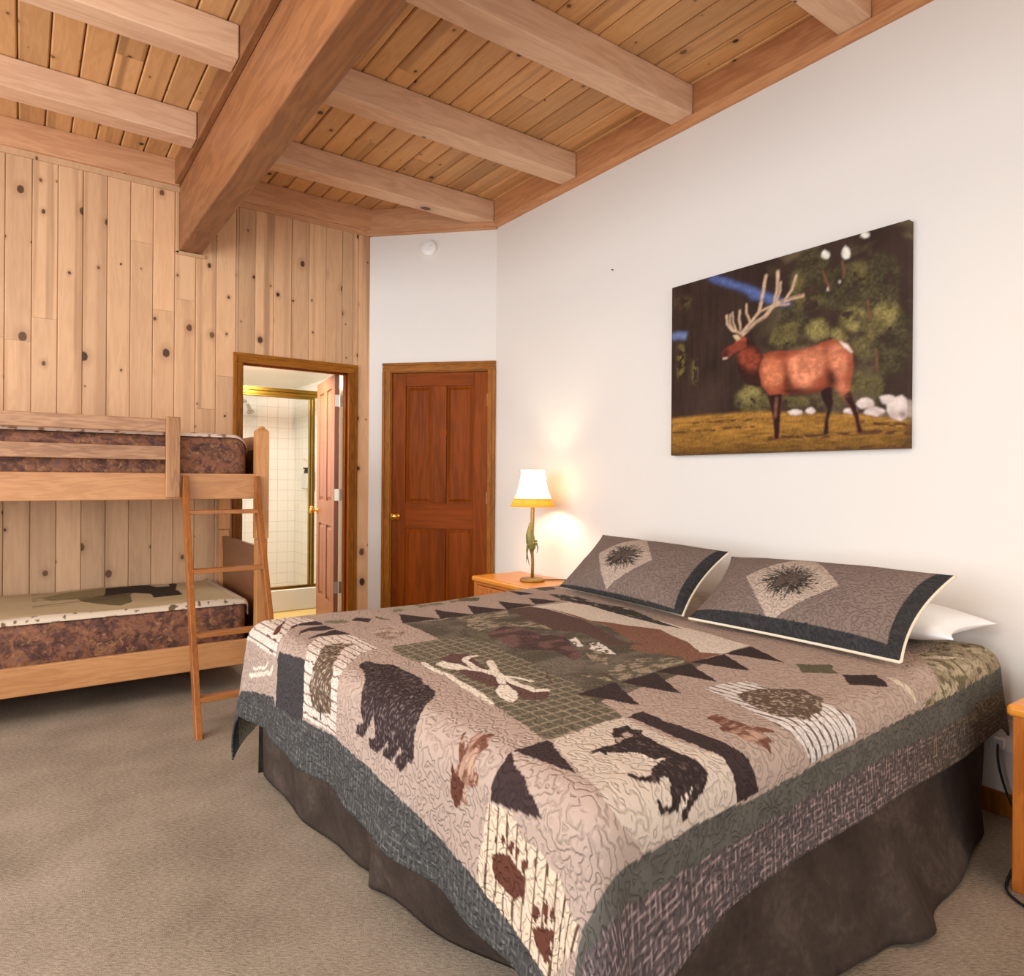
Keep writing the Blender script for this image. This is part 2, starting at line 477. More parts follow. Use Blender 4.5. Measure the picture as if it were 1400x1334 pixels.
# plank ceiling: tongue and groove boards running towards the pine wall
def rnd3(): return (random.random(), random.random(), random.random())
mb = MB(); pw = .1305; k = 0; x = -.03 - pw * 20
while x < XW + .1:
    y = Y0
    while y < YP + .1:
        y2 = min(y + random.uniform(2.6, 5.), YP + .1)
        if YP + .1 - y2 < .9: y2 = YP + .1
        g = .0028; c = .006
        x0, x1 = x + g, x + pw - g
        prof = [(x0, ZC + .03), (x0, ZC + c), (x0 + c, ZC), (x1 - c, ZC), (x1, ZC + c), (x1, ZC + .03)]
        mb.add([(a, y + .001, b) for a, b in prof] + [(a, y2 - .001, b) for a, b in prof],
               [(i, (i + 1) % 6, 6 + (i + 1) % 6, 6 + i) for i in range(6)] + [tuple(range(5, -1, -1)), tuple(range(6, 12))], rnd3())
        y = y2
    x += pw
mb.box(X0 - .2, XW + .1, Y0, YP + .1, ZC + .031, ZC + .06, (0, 0, .5))
struct('ceiling', mb, M['plank'], 'honey pine plank ceiling above the rafters', 'ceiling', tone=True)

# pine board wall with the bathroom doorway cut in
OX0, OX1, OZ = 1.222, 2.062, 2.045
mb = MB(); bw = .1292; x = -.0885 - bw * 20
while x < LC.x + .003:
    xs = [(x, x + bw)]
    if x < OX0 < x + bw: xs = [(x, OX0), (OX0, x + bw)]
    elif x < OX1 < x + bw: xs = [(x, OX1), (OX1, x + bw)]
    tone_b = rnd3()
    for a, b in xs:
        b = min(b, LC.x + .004)
        if b - a < .004: continue
        zlo = OZ if (a >= OX0 - 1e-4 and b <= OX1 + 1e-4) else 0.
        z = zlo; tn = tone_b
        while z < ZC - .01:
            z2 = z + random.uniform(1.2, 3.6)
            if ZC - z2 < .45: z2 = ZC
            g = .0008; c = .0042 if (a - x < 1e-6 and x + bw - b < 1e-6) else .002
            p = [(a + g, YP + .02), (a + g, YP + c), (a + g + c, YP), (b - g - c, YP), (b - g, YP + c), (b - g, YP + .02)]
            mb.add([(q[0], q[1], z + .0006) for q in p] + [(q[0], q[1], z2 - .0006) for q in p],
                   [(i, (i + 1) % 6, 6 + (i + 1) % 6, 6 + i) for i in range(6)] + [tuple(range(5, -1, -1)), tuple(range(6, 12))], tn)
            z = z2; tn = rnd3()
    x += bw
for a, b, z0 in ((x - bw * 40, OX0, 0), (OX1, LC.x, 0), (OX0, OX1, OZ)):
    mb.box(max(a, X0), b, YP + .021, YP + .12, z0, ZC, (.2, 0, 0))
struct('wall_left', mb, M['pine'], 'knotty pine board wall behind the bunk bed', 'wall', tone=True)

# white walls
mb = MB(); mb.box(XW, XW + .12, Y0, RC.y + .05, 0, ZC)
struct('wall_right', mb, M['wall'], 'white plaster wall behind the bed headboard end', 'wall')
DS0, DS1, DZ = .183, .958, 2.04
mb = MB()
fbox(mb, 0., DS0, -.1, 0., 0, ZC); fbox(mb, DS1, DW, -.1, 0., 0, ZC); fbox(mb, DS0, DS1, -.1, 0., DZ, ZC)
struct('wall_back', mb, M['wall'], 'short angled white wall holding the closed brown door', 'wall')
struct('baseboard_right', MB().box(XW - .014, XW, Y0, RC.y, 0, .085), M['casing_z'], 'oak baseboard along the white bed wall', 'baseboard', bevel=.003)

# ledgers and mouldings at the head of the walls
def ledger(n, verts_fn, mat, label):
    return struct(n, verts_fn, mat, label, 'trim', bevel=.004)
ledger('trim_1', MB().box(XW - .042, XW, Y0, RC.y + .02, 3.135, ZC), M['ledger_y'], 'fir ledger board along the top of the white bed wall')
mb = MB(); mb.prism([(XW - .052, Y0, 3.14), (XW, Y0, 3.14), (XW, Y0, 3.11), (XW - .018, Y0, 3.11), (XW - .034, Y0, 3.12)],
                    [(XW - .052, RC.y + .01, 3.14), (XW, RC.y + .01, 3.14), (XW, RC.y + .01, 3.11), (XW - .018, RC.y + .01, 3.11), (XW - .034, RC.y + .01, 3.12)])
struct('trim_2', mb, M['ledger_y'], 'moulding strip under the ledger of the white bed wall', 'trim')
ANG = math.atan2(EW.y, EW.x)
def lbox(mb, s0, s1, d0, d1, z0, z1): mb.box(s0, s1, -d1, -d0, z0, z1)
def on_angle(o): o.location = LC; o.rotation_euler = (0, 0, ANG); return o
mb = MB(); lbox(mb, -.01, DW + .01, 0., .04, 3.135, ZC)
on_angle(struct('trim_3', mb, M['ledger_x'], 'fir ledger board above the angled white wall', 'trim', bevel=.004))
mb = MB(); lbox(mb, -.01, DW + .005, 0., .05, 3.112, 3.14); lbox(mb, -.0, DW, 0., .03, 3.10, 3.112)
on_angle(struct('trim_4', mb, M['ledger_x'], 'moulding strip under the ledger of the angled white wall', 'trim'))
ledger('trim_5', MB().box(.985, LC.x + .02, YP - .045, YP, 3.135, ZC), M['ledger_x'], 'fir ledger above the pine wall between main beam and angled wall')
ledger('trim_6', MB().box(X0, .835, YP - .045, YP, 3.135, ZC), M['ledger_x'], 'fir ledger above the pine wall on the bunk side of the main beam')
struct('trim_7', MB().box(.975, LC.x + .01, YP - .018, YP, 3.10, 3.137), M['ledger_x'], 'thin moulding above the bathroom doorway boards', 'trim', bevel=.003)
mb = MB(); mb.box(X0, .84, YP - .018, YP, 3.10, 3.137); mb.box(.818, .838, YP - .018, YP, 2.695, 3.10); mb.box(.818, 1.0, YP - .018, YP, 2.69, 2.713)
struct('trim_8', mb, M['pine'], 'thin pine moulding over the bunk boards and around the main beam end', 'trim', bevel=.003)

# main beam and rafters
t = thing('ceiling_beam', 'heavy fir main beam running into the pine wall above the bunk', 'beam', (.895, 2., 2.715))
MB().box(.838, .975, Y0, YP - .001, 2.715, ZC - .002).build('beam_timber', M['beam'], t, bevel=.008, seg=3)
MB().box(.803, .836, Y0, YP - .05, 3.137, ZC - .002).build('hanger_strip', M['beam'], t, bevel=.003)
raf = [(1.42, 'fir rafter nearest the camera, meeting the white wall high in the corner', None),
       (2.35, 'fir rafter with a long wavy grain streak, second from the camera', None),
       (3.28, 'fir rafter with a pale lower edge, third from the camera, ending at the white wall', 'fir rafter bay side of main beam, farther from the pine wall'),
       (4.21, 'fir rafter ending at the corner where white and angled walls meet', 'fir rafter above the bunk bed, next to the pine wall')]
RW = .142
for y, l1, l2 in raf:
    o = MB().box(.978, XW - .044, y, y + RW, 3.142, ZC - .002).build('ceiling_rafter', M['rafter'], None, bevel=.007, seg=3)
    tag(o, l1, 'rafter', 'rafters between main beam and white wall')
    if l2:
        o = MB().box(X0, .801, y, y + RW, 3.142, ZC - .002).build('ceiling_rafter', M['rafter'], None, bevel=.007, seg=3)
        tag(o, l2, 'rafter', 'rafters over the bunk side')

# ------------------------------------------------------------------ doors
def casing_profile(mb, pts):  # bars
    for a in pts: mb.box(*a)
def four_panel(root, Wd, Hd, th, cols, rows, mz, mx):
    """door leaf in local axes: x across, y depth (front at -th), z up; panels are inset both faces"""
    mb = MB()
    xs = [0] + [v for c in cols for v in c] + [Wd]
    for i in range(0, len(xs), 2):
        if i in (0, len(xs) - 2): mb.box(xs[i], xs[i + 1], -th, 0, 0, Hd)
    leaf = mb.build('stile', mz, root, bevel=.003, local=True)
    mb = MB(); zs = [0] + [v for r in rows for v in r] + [Hd]
    for i in range(0, len(zs), 2): mb.box(xs[1], xs[-2], -th + .0006, -.0006, zs[i], zs[i + 1])
    mb.build('cross_rail', mx, root, bevel=.003, local=True)
    mb = MB()
    for z0, z1 in rows: mb.box(cols[0][1], cols[1][0], -th + .0004, -.0004, z0, z1)
    mb.build('mullion', mz, root, bevel=.003, local=True)
    for z0, z1 in rows:
        for a, b in cols:
            mb = MB(); e = .004
            for sgn in (-1, 1):
                y_in = -th / 2 + sgn * (th / 2 - .014); y_out = -th / 2 + sgn * (th / 2 - .004)
                i0, i1 = .012, .034
                q = [(a + e, z0 + e), (b - e, z0 + e), (b - e, z1 - e), (a + e, z1 - e)]
                def inset(d): return [(a + d, z0 + d), (b - d, z0 + d), (b - d, z1 - d), (a + d, z1 - d)]
                loops = [[(x_, -th / 2, z_) for x_, z_ in inset(-.001)], [(x_, y_in, z_) for x_, z_ in inset(-.001)], [(x_, y_in, z_) for x_, z_ in inset(i0)], [(x_, y_out, z_) for x_, z_ in inset(i1)]]
                vs = [p for l in loops for p in l]; fs = []
                for L_ in range(3):
                    for j in range(4): fs.append((L_ * 4 + j, L_ * 4 + (j + 1) % 4, L_ * 4 + 4 + (j + 1) % 4, L_ * 4 + 4 + j))
                fs.append((12, 13, 14, 15)); fs.append((0, 1, 2, 3))
                mb.add(vs, fs)
            mb.build('door_panel', mz, root, local=True)

def knob(root, x, z, th, both=True):
    mb = MB()
    for sgn in ((-1, 1) if both else (-1,)):
        base = -th if sgn < 0 else 0
        prof = [(.031, 0), (.031, .004), (.026, .008), (.012, .012), (.010, .030), (.017, .036), (.026, .045), (.029, .056), (.025, .066), (.012, .071), (.001, .072)]
        mb.lathe([(r, base + sgn * d) for r, d in prof], (0, 0, 0), 24, 'y')
    # lathe about local y: shift
    mb.v = [(p[0] + x, p[1], p[2] + z) for p in mb.v]
    mb.build('knob', M['brass'], root, smooth=True, local=True)

# closed brown door in the angled wall: local x runs along the wall, -y faces the room
ang = math.atan2(EW.y, EW.x)
org = LC + EW * (DS0 + .008) + NW * -.055
d1 = thing('door_1', 'closed reddish brown four-panel door in the angled white wall', 'door', tuple(org), ang, None, 'structure')
d1.location.z = .012
four_panel(d1, .758, 2.018, .04, [(.108, .322), (.436, .652)], [(.20, .812), (1.010, 1.915)], M['door'], M['door_h'])
knob(d1, .036, .905, .04)
for z in (.25, 1.055, 1.80):
    mb = MB(); mb.tube([(.762, -.046, z - .045), (.762, -.046, z + .045)], .0075, 10)
    mb.build('hinge', M['nickel'], d1, local=True)
def casing_tr(name, prof_boxes, mat, label):
    return struct(name, prof_boxes, mat, label, 'trim', bevel=.004, seg=2)
CW = .066
mb = MB()
for s0, s1 in ((DS0 - CW, DS0), (DS1, min(DS1 + CW, DW - .001))):
    fbox(mb, s0, s1, 0, .012, 0, DZ); 
    inner = s1 if s0 < .5 else s0; sg = -1 if s0 < .5 else 1
    fbox(mb, *sorted((s0 if s0 < .5 else s1, (s0 if s0 < .5 else s1) - sg * .02 * (1))), .0115, .02, 0, DZ)
    fbox(mb, *sorted((inner, inner + sg * .03)), .0115, .015, 0, DZ)
for s in (DS0, DS1):  # jamb
    sg = 1 if s < .5 else -1
    fbox(mb, *sorted((s, s + sg * .007)), -.1, .002, 0, DZ - .001)
casing_tr('trim_9', mb, M['casing_z'], 'upright oak casing either side of the closed brown door')
mb = MB(); e = min(DS1 + CW, DW - .001)
lbox(mb, DS0 - CW, e, 0, .012, DZ, DZ + CW); lbox(mb, DS0 - CW, e, .0115, .02, DZ + CW - .02, DZ + CW); lbox(mb, DS0 - CW, e, .0115, .015, DZ, DZ + .03)
lbox(mb, DS0, DS1, -.1, .001, DZ - .008, DZ)
on_angle(casing_tr('trim_10', mb, M['casing_x'], 'oak head casing above the closed brown door'))

# bathroom doorway casing, jamb and open door
mb = MB()
for a, b, sg in ((OX0 - .035, OX0 + .03, -1), (OX1 - .03, OX1 + .036, 1)):
    mb.box(a, b, YP - .014, YP, 0, OZ - .0302)
    o_ = a if sg < 0 else b
    mb.box(o_, o_ - sg * .022, YP - .022, YP - .0135, 0, OZ + .0138)
    i_ = b if sg < 0 else a
    mb.box(i_, i_ + sg * .024, YP - .017, YP - .0135, 0, OZ - .0302)
casing_tr('trim_11', mb, M['casing_z'], 'upright oak casing either side of the bathroom doorway')
mb = MB(); mb.box(OX0 - .035, OX1 + .036, YP - .014, YP, OZ - .03, OZ + .036); mb.box(OX0 - .035, OX1 + .036, YP - .0225, YP - .0135, OZ + .014, OZ + .036); mb.box(OX0, OX1, YP - .017, YP - .0135, OZ - .03, OZ - .006)
casing_tr('trim_12', mb, M['casing_x'], 'oak head casing above the bathroom doorway')
mb = MB()
mb.box(OX0 - .001, OX0 + .022, YP - .001, YP + .13, 0, OZ); mb.box(OX1 - .022, OX1 + .001, YP - .001, YP + .13, 0, OZ); mb.box(OX0, OX1, YP - .001, YP + .13, OZ - .022, OZ)
mb.box(OX0 + .02, OX0 + .034, YP + .05, YP + .085, 0, OZ - .02); mb.box(OX1 - .034, OX1 - .02, YP + .05, YP + .085, 0, OZ - .02); mb.box(OX0 + .02, OX1 - .02, YP + .05, YP + .085, OZ - .036, OZ - .02)
struct('trim_13', mb, M['door'], 'reddish brown jamb lining the bathroom doorway', 'trim', bevel=.002)
hx, hy = 1.984, 5.128
a2 = math.atan2(5.885 - hy, 2.115 - hx)
d2 = thing('door_2', 'brown four-panel bathroom door standing open into the bathroom', 'door', (hx, hy, .012), a2, None, 'structure')
# local +x towards the latch; the visible face looks towards -x world = local +y, so leaf spans y -.035..0
four_panel(d2, .755, 2.018, .036, [(.108, .322), (.436, .652)], [(.20, .812), (1.010, 1.915)], M['door2'], M['door2'])
knob(d2, .70, .915, .036)
for z in (.338, 1.066, 1.806):
    mb = MB(); mb.box(-.003, -.0005, -.034, -.003, z - .046, z + .046)
    mb.tube([(-.007, -.041, z - .046), (-.007, -.041, z + .046)], .007, 10); mb.box(-.004, -.0015, -.062, -.036, z - .046, z + .046)
    mb.build('hinge', M['nickel'], d2, local=True)

# ------------------------------------------------------------------ bathroom beyond the doorway
BX0, BX1, BY0, BY1, BZ = .75, 2.335, YP + .121, 7.16, 2.15
struct('floor_bathroom', MB().box(BX0, BX1, YP + .021, BY1, -.1, -.002), M['vinyl'], 'yellow vinyl floor inside the bathroom doorway', 'floor')
struct('ceiling_bathroom', MB().box(BX0 - .1, BX1 + .1, BY0, BY1 + .1, BZ, BZ + .1), M['bath_wall'], 'white bathroom ceiling seen above the shower frame', 'ceiling')
SY = 6.17
struct('wall_bathroom_right', MB().box(BX1, BX1 + .1, BY0, SY, -.002, BZ), M['bath_wall'], 'cream painted bathroom wall behind the open door', 'wall')
struct('wall_shower_right', MB().box(BX1, BX1 + .1, SY, BY1, -.002, BZ), M['tile'], 'white tiled shower wall carrying the soap dispenser', 'wall')
struct('wall_shower_back', MB().box(BX0, BX1 + .1, BY1, BY1 + .1, -.002, BZ), M['tile'], 'white tiled wall at the back of the shower', 'wall')
struct('wall_bathroom_left', MB().box(BX0 - .1, BX0, BY0, BY1, -.002, BZ), M['bath_wall'], 'cream bathroom wall hidden by the bunk bed', 'wall')
t = thing('shower_enclosure', 'gold framed glass shower enclosure on a white tiled curb', 'shower', (1.8, SY, 0))
MB().box(BX0 + .002, BX1 - .002, SY, SY + .11, 0, .198).build('curb', M['tile'], t, bevel=.01, seg=3)
mb = MB(); mb.box(BX0 + .002, BX1 - .002, SY + .025, SY + .07, .198, .222); mb.box(BX0 + .002, BX1 - .002, SY + .015, SY + .05, .198, .206)
mb.build('sill_rail', M['gold'], t, bevel=.003)
mb = MB(); mb.box(BX0 + .002, BX1 - .002, SY + .02, SY + .075, 1.985, 2.018); mb.box(BX0 + .002, BX1 - .002, SY + .03, SY + .065, 1.955, 1.985); mb.box(BX0 + .002, 2.19, SY + .022, SY + .06, 1.935, 1.955)
mb.build('head_rail', M['gold'], t, bevel=.003)
for a, b in ((2.158, 2.176), (2.186, 2.21), (2.305, 2.333)):
    MB().box(a, b, SY + .025, SY + .065, .222, 1.955).build('post', M['gold'], t, bevel=.003)
MB().box(BX0 + .01, 2.158, SY + .042, SY + .048, .222, 1.936).build('glass_door', M['glass'], t)
MB().box(2.21, 2.305, SY + .042, SY + .048, .222, 1.955).build('glass_panel', M['glass'], t)
mb = MB(); mb.tube([(2.166, SY + .03, .94), (2.166, SY - .01, .94)], .006, 10); mb.lathe([(.004, 0), (.014, .006), (.016, .014), (.010, .022), (.001, .024)], (0, 0, 0), 16, 'y')
for i in range(len(mb.v) - 80, len(mb.v)):
    p = mb.v[i]; mb.v[i] = (p[0] + 2.166, SY - .01 - p[1], p[2] + .94)
mb.build('pull_knob', M['brass'], t, smooth=True)
t = thing('shower_sprayer', 'chrome shower head on a bent arm above the shower tiles', 'shower head', (1.80, BY1, 1.97))
mb = MB(); mb.tube([(1.80, BY1 - .001, 1.985), (1.80, BY1 - .06, 1.99), (1.81, BY1 - .11, 1.97), (1.82, BY1 - .14, 1.94)], .011, 12); mb.lathe([(.03, -.001), (.028, -.01), (.012, -.016)], (1.80, BY1, 1.985), 20, 'y')
mb.build('arm', M['chrome'], t, smooth=True)
mb = MB(); a = Vector((1.82, BY1 - .14, 1.94)); dv = Vector((.25, -.35, -1)).normalized()
mb.tube([a, a + dv * .02, a + dv * .05, a + dv * .085, a + dv * .095], [.013, .018, .02, .036, .033], 20)
mb.build('spray_head', M['chrome'], t, smooth=True)
t = thing('soap_dispenser', 'pale wall dispenser with dark pumps on the shower tiles', 'dispenser', (BX1 - .001, 6.62, 1.11))
MB().box(BX1 - .006, BX1 - .0005, 6.53, 6.74, 1.085, 1.27).build('bracket', M['lead'], t, bevel=.002)
MB().box(BX1 - .075, BX1 - .0065, 6.55, 6.72, 1.10, 1.255).build('tank', M['grey_plastic'], t, bevel=.012, seg=3)
for j in range(3):
    mb = MB(); yy = 6.585 + j * .05
    mb.lathe([(.014, 0), (.014, .03), (.008, .034), (.008, .045)], (BX1 - .045, yy, 1.255), 14); mb.box(BX1 - .066, BX1 - .034, yy - .009, yy + .009, 1.298, 1.312)
    mb.build('pump', M['black_plastic'], t)
t = thing('soap_dish', 'white ceramic soap dish set in the shower tiles', 'soap dish', (BX1 - .001, 6.6, 1.42))
mb = MB(); mb.box(BX1 - .016, BX1 - .001, 6.545, 6.70, 1.36, 1.49); mb.build('back_plate', M['white_porcelain'], t, bevel=.006)
mb = MB(); mb.prism([(BX1 - .015, 6.56, 1.375), (BX1 - .06, 6.575, 1.375), (BX1 - .06, 6.675, 1.375), (BX1 - .015, 6.69, 1.375)], [(BX1 - .015, 6.55, 1.405), (BX1 - .085, 6.565, 1.405), (BX1 - .085, 6.685, 1.405), (BX1 - .015, 6.70, 1.405)])
mb.build('tray', M['white_porcelain'], t, bevel=.006)

# ------------------------------------------------------------------ small things on the walls
t = thing('smoke_detector', 'round white smoke detector high on the angled wall', 'detector', frm(.485, 0, 2.985), ang)
mb = MB(); mb.lathe([(.062, -.001), (.062, -.012), (.056, -.028), (.03, -.036), (.001, -.037)], (0, 0, 0), 36, 'y'); mb.build('cover', M['white_plastic'], t, local=True, smooth=False)
mb = MB(); mb.lathe([(.006, -.034), (.006, -.0385), (.001, -.039)], (.02, 0, .01), 12, 'y'); mb.build('test_button', M['grey_plastic'], t, local=True)
o = MB().tube([(XW - .012, 2.985, 2.487), (XW + .004, 2.985, 2.485)], .0035, 8).build('wall_nail', M['black_plastic'])
tag(o, 'small bare nail in the white wall above the lamp', 'nail')
t = thing('power_outlet', 'white power outlet low on the white wall beside the bed', 'outlet', (XW - .001, .955, .29))
MB().box(XW - .007, XW - .001, .92, .99, .235, .35).build('cover_plate', M['white_plastic'], t, bevel=.002)
MB().box(XW - .035, XW - .006, .937, .972, .25, .285).build('plug', M['white_plastic'], t, bevel=.005)
# ------------------------------------------------------------------ bunk bed
BXR, BXL = 1.154, -.95      # outer ends along the wall
YF, YB = 3.985, 4.945       # front and back faces of the posts
t = thing('bunk_bed', 'oak bunk bed standing against the knotty pine wall', 'bunk bed', (.1, 4.46, 0))
PW = .07
for px0 in (BXR - PW, BXL):
    for py0 in (YF, YB - PW):
        mb = MB()
        q = .004
        mb.box(px0 + q, px0 + PW - q, py0 + q, py0 + PW - q, 0, .857)
        mb.build('lower_post', M['bunk_z'], t, bevel=.006, seg=2)
        mb = MB(); mb.box(px0, px0 + PW, py0, py0 + PW, .859, 1.478)
        mb.prism([(px0 + .002, py0 + .002, 1.478), (px0 + PW - .002, py0 + .002, 1.478), (px0 + PW - .002, py0 + PW - .002, 1.478), (px0 + .002, py0 + PW - .002, 1.478)],
                 [(px0 + .014, py0 + .014, 1.49), (px0 + PW - .014, py0 + .014, 1.49), (px0 + PW - .014, py0 + PW - .014, 1.49), (px0 + .014, py0 + PW - .014, 1.49)])
        mb.lathe([(.016, 1.49), (.02, 1.494), (.017, 1.502), (.001, 1.506)], (px0 + PW / 2, py0 + PW / 2, 0), 16)
        mb.build('upper_post', M['bunk_z'], t, bevel=.005, seg=2)
for name, z0, z1 in (('lower_rail', .152, .292), ('upper_rail', 1.089, 1.230)):
    for y0, y1 in ((YF + .022, YF + .05), (YB - .05, YB - .022)):
        MB().box(BXL + PW - .004, BXR - PW + .004, y0, y1, z0, z1).build(name, M['bunk_x'], t, bevel=.004)
for px in (BXR - .048, BXL + .022):
    x1 = px + .026
    for z0, z1, nm in ((.14, .80, 'lower_end_panel'), (1.09, 1.44, 'upper_end_panel')):
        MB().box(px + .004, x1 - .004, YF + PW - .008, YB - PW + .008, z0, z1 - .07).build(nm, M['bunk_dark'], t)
        o_ = .06
        mb = MB(); mb.box(px, x1, YF + PW - .008, YB - PW + .008, z1 - .072, z1 + .012)
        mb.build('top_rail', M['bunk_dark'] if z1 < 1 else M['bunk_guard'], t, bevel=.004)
# mattress decks
for z in (.155, 1.095):
    MB().box(BXL + PW, BXR - PW, YF + .052, YB - .052, z, z + .03).build('slat_deck', M['bunk_x'], t)
# guard rail on the upper bunk
mb = MB(); mb.box(BXL + PW + .2, .618, YF - .006, YF + .018, 1.447, 1.517)
mb.build('guard_rail', M['bunk_guard'], t, bevel=.004)
mb = MB(); mb.box(BXL + PW + .2, .618, YF - .006, YF + .018, 1.300, 1.372); mb.build('guard_rail', M['bunk_guard'], t, bevel=.004)
for x0 in (.617, BXL + .26):
    MB().box(x0, x0 + .068, YF - .012, YF + .021, 1.100, 1.530).build('guard_post', M['bunk_guardz'], t, bevel=.004)

def rounded_slab(x0, x1, y0, y1, z0, z1, rx, rz, n=7, crown=0., nx=40, ny=16):
    """soft mattress: superellipse-edged slab as one grid-wrapped mesh"""
    mb = MB()
    prof = []
    for k in range(n + 1):
        a = PI / 2 * k / n; prof.append((1 - math.cos(a), math.sin(a)))       # inset fraction, height fraction
    ring = []
    m = 8
    def loop(ins, z, crn=0):
        r = max(rx - ins, .004) ; pts = []
        for cx_, cy_, a0 in ((x1 - rx, y1 - rx, 0), (x0 + rx, y1 - rx, 90), (x0 + rx, y0 + rx, 180), (x1 - rx, y0 + rx, 270)):
            for k in range(m + 1):
                a = R_(a0 + 90 * k / m); pts.append((cx_ + r * math.cos(a), cy_ + r * math.sin(a), z))
        return pts
    L = [loop(rz * .5, z0)]
    L.append(loop(0, z0 + rz * .4))
    L.append(loop(0, z1 - rz))
    for i, (a, b) in enumerate(prof[1:]): L.append(loop(rz * a * .999, z1 - rz + rz * b))
    vs = [p for l in L for p in l]; N = len(L[0]); fs = []
    for i in range(len(L) - 1):
        for k in range(N): fs.append((i * N + k, i * N + (k + 1) % N, (i + 1) * N + (k + 1) % N, (i + 1) * N + k))
    fs.append(tuple(reversed(range(N))))
    c = len(vs); vs.append(((x0 + x1) / 2, (y0 + y1) / 2, z1 + crown))
    for k in range(N): fs.append(((len(L) - 1) * N + k, (len(L) - 1) * N + (k + 1) % N, c))
    return mb.add(vs, fs)
MX0, MX1, MY0, MY1 = BXL + PW + .02, BXR - PW - .034, YF + .056, YB - .056
o = rounded_slab(MX0, MX1, MY0, MY1, .186, .505, .05, .04).build('mattress', M['camo'], None, smooth=True)
tag(o, 'rusty brown mottled mattress on the lower bunk', 'mattress', 'bunk mattresses')
o = rounded_slab(MX0, MX1, MY0, MY1, 1.126, 1.446, .06, .075).build('mattress', M['camo'], None, smooth=True)
tag(o, 'rusty brown mottled mattress on the upper bunk behind the guard rail', 'mattress', 'bunk mattresses')

# woven throw over the lower mattress: lies on top, turns down a little at the front and at the end by the ladder
THR = [["dark",[[0.422,5.016],[0.665,5.076],[0.785,5.122],[0.822,5.033],[0.771,4.687],[0.78,4.435],[0.687,4.416],[0.62,4.407],[0.626,4.604],[0.549,4.713],[0.454,4.646],[0.39,4.65],[0.305,4.628],[0.405,4.826]]],
["tan",[[0.661,5.045],[0.78,5.09],[0.764,4.907],[0.691,4.909]]],
["olive",[[0.39,4.65],[0.529,4.729],[0.497,4.269],[0.437,4.177],[0.376,4.247],[0.273,4.444],[0.261,4.577]]],
["oliv2",[[0.089,4.755],[0.199,4.99],[0.424,5.046],[0.394,4.693],[0.261,4.577],[0.143,4.587]]]]
def throw_surface(U, V, zt, x0, x1, y0, y1, R=.035):
    """U along x (x1 end turns down), V along y (y0 edge turns down)"""
    a = np.maximum(U - (x1 - R), 0); b = np.maximum((y0 + R) - V, 0)
    r = np.hypot(a, b); rr = np.maximum(r, 1e-9); arc = R * PI / 2
    tt = np.minimum(r, arc) / R
    h = R * np.sin(tt); d = R * (1 - np.cos(tt)) + np.maximum(r - arc, 0)
    X = np.minimum(U, x1 - R) + h * a / rr; Y = np.maximum(V, y0 + R) - h * b / rr
    Z = zt - d + .004 * np.sin(U * 9 + V * 4) * np.cos(V * 7) * (r < 1e-6)
    return np.stack([X, Y, Z], -1)
st = .006
uu = np.arange(MX0 + .03, MX1 + .012 + .085, st); vv = np.arange(MY0 - .012 - .012, MY1 + .001, st)
U, V = np.meshgrid(uu, vv, indexing='ij')
# ragged front edge: shorten towards the hem with a wave
P = throw_surface(U, V, .518, MX0, MX1 + .012, MY0 - .012, MY1)
C = np.empty(U.shape + (3,)); C[:] = lin((190, 166, 126))
n = fbm(U * 6, V * 30, 3)
C = C * (1 - .18 * (n - .5)[..., None])
wh = (V < MY0 + .035) | (U > MX1 - .05)
C[wh] = lin((204, 184, 160))
for cname, pl in THR:
    pl = [(a, 4.05 + (b - 4.0) * .78) for a, b in pl]
    m = poly_mask(U + .012 * (fbm(U * 40, V * 40, 9) - .5), V + .02 * (fbm(U * 30, V * 12, 5) - .5), pl)
    C[m] = lin({'dark': (52, 42, 34), 'tan': (196, 176, 148), 'olive': (112, 98, 66), 'oliv2': (150, 132, 92)}[cname])
streak = (fbm(U * 3, V * 60, 21) > .60) & (U < .5) & (U > .05) & (V > 4.35)
C[streak] = C[streak] * .62
flek = (vnoise(U * 45, V * 60, 4) > .80) & (V < MY0 + .03) & (V > MY0 - .03)
C[flek] = lin((104, 84, 62))
o = grid_mesh('throw_blanket', P, M['throw'], C, np.stack([U, V], -1))
tag(o, 'tan throw with a dark animal print spread on the lower bunk', 'blanket')
# pale throw peeking over the top mattress
uu = np.arange(MX0 + .03, MX1 + .085, .012); vv = np.arange(MY0 + .012, MY1 - .02, .012)
U, V = np.meshgrid(uu, vv, indexing='ij')
P = throw_surface(U, V, 1.457, MX0, MX1 + .011, MY0 - .011, MY1, R=.086)
C = np.empty(U.shape + (3,)); C[:] = lin((226, 212, 198))
C[(vnoise(U * 40, V * 40, 4) > .72)] = lin((150, 110, 92))
o = grid_mesh('throw_blanket', P, M['throw'], C, np.stack([U, V], -1))
tag(o, 'pale throw showing along the top edge of the upper bunk mattress', 'blanket')

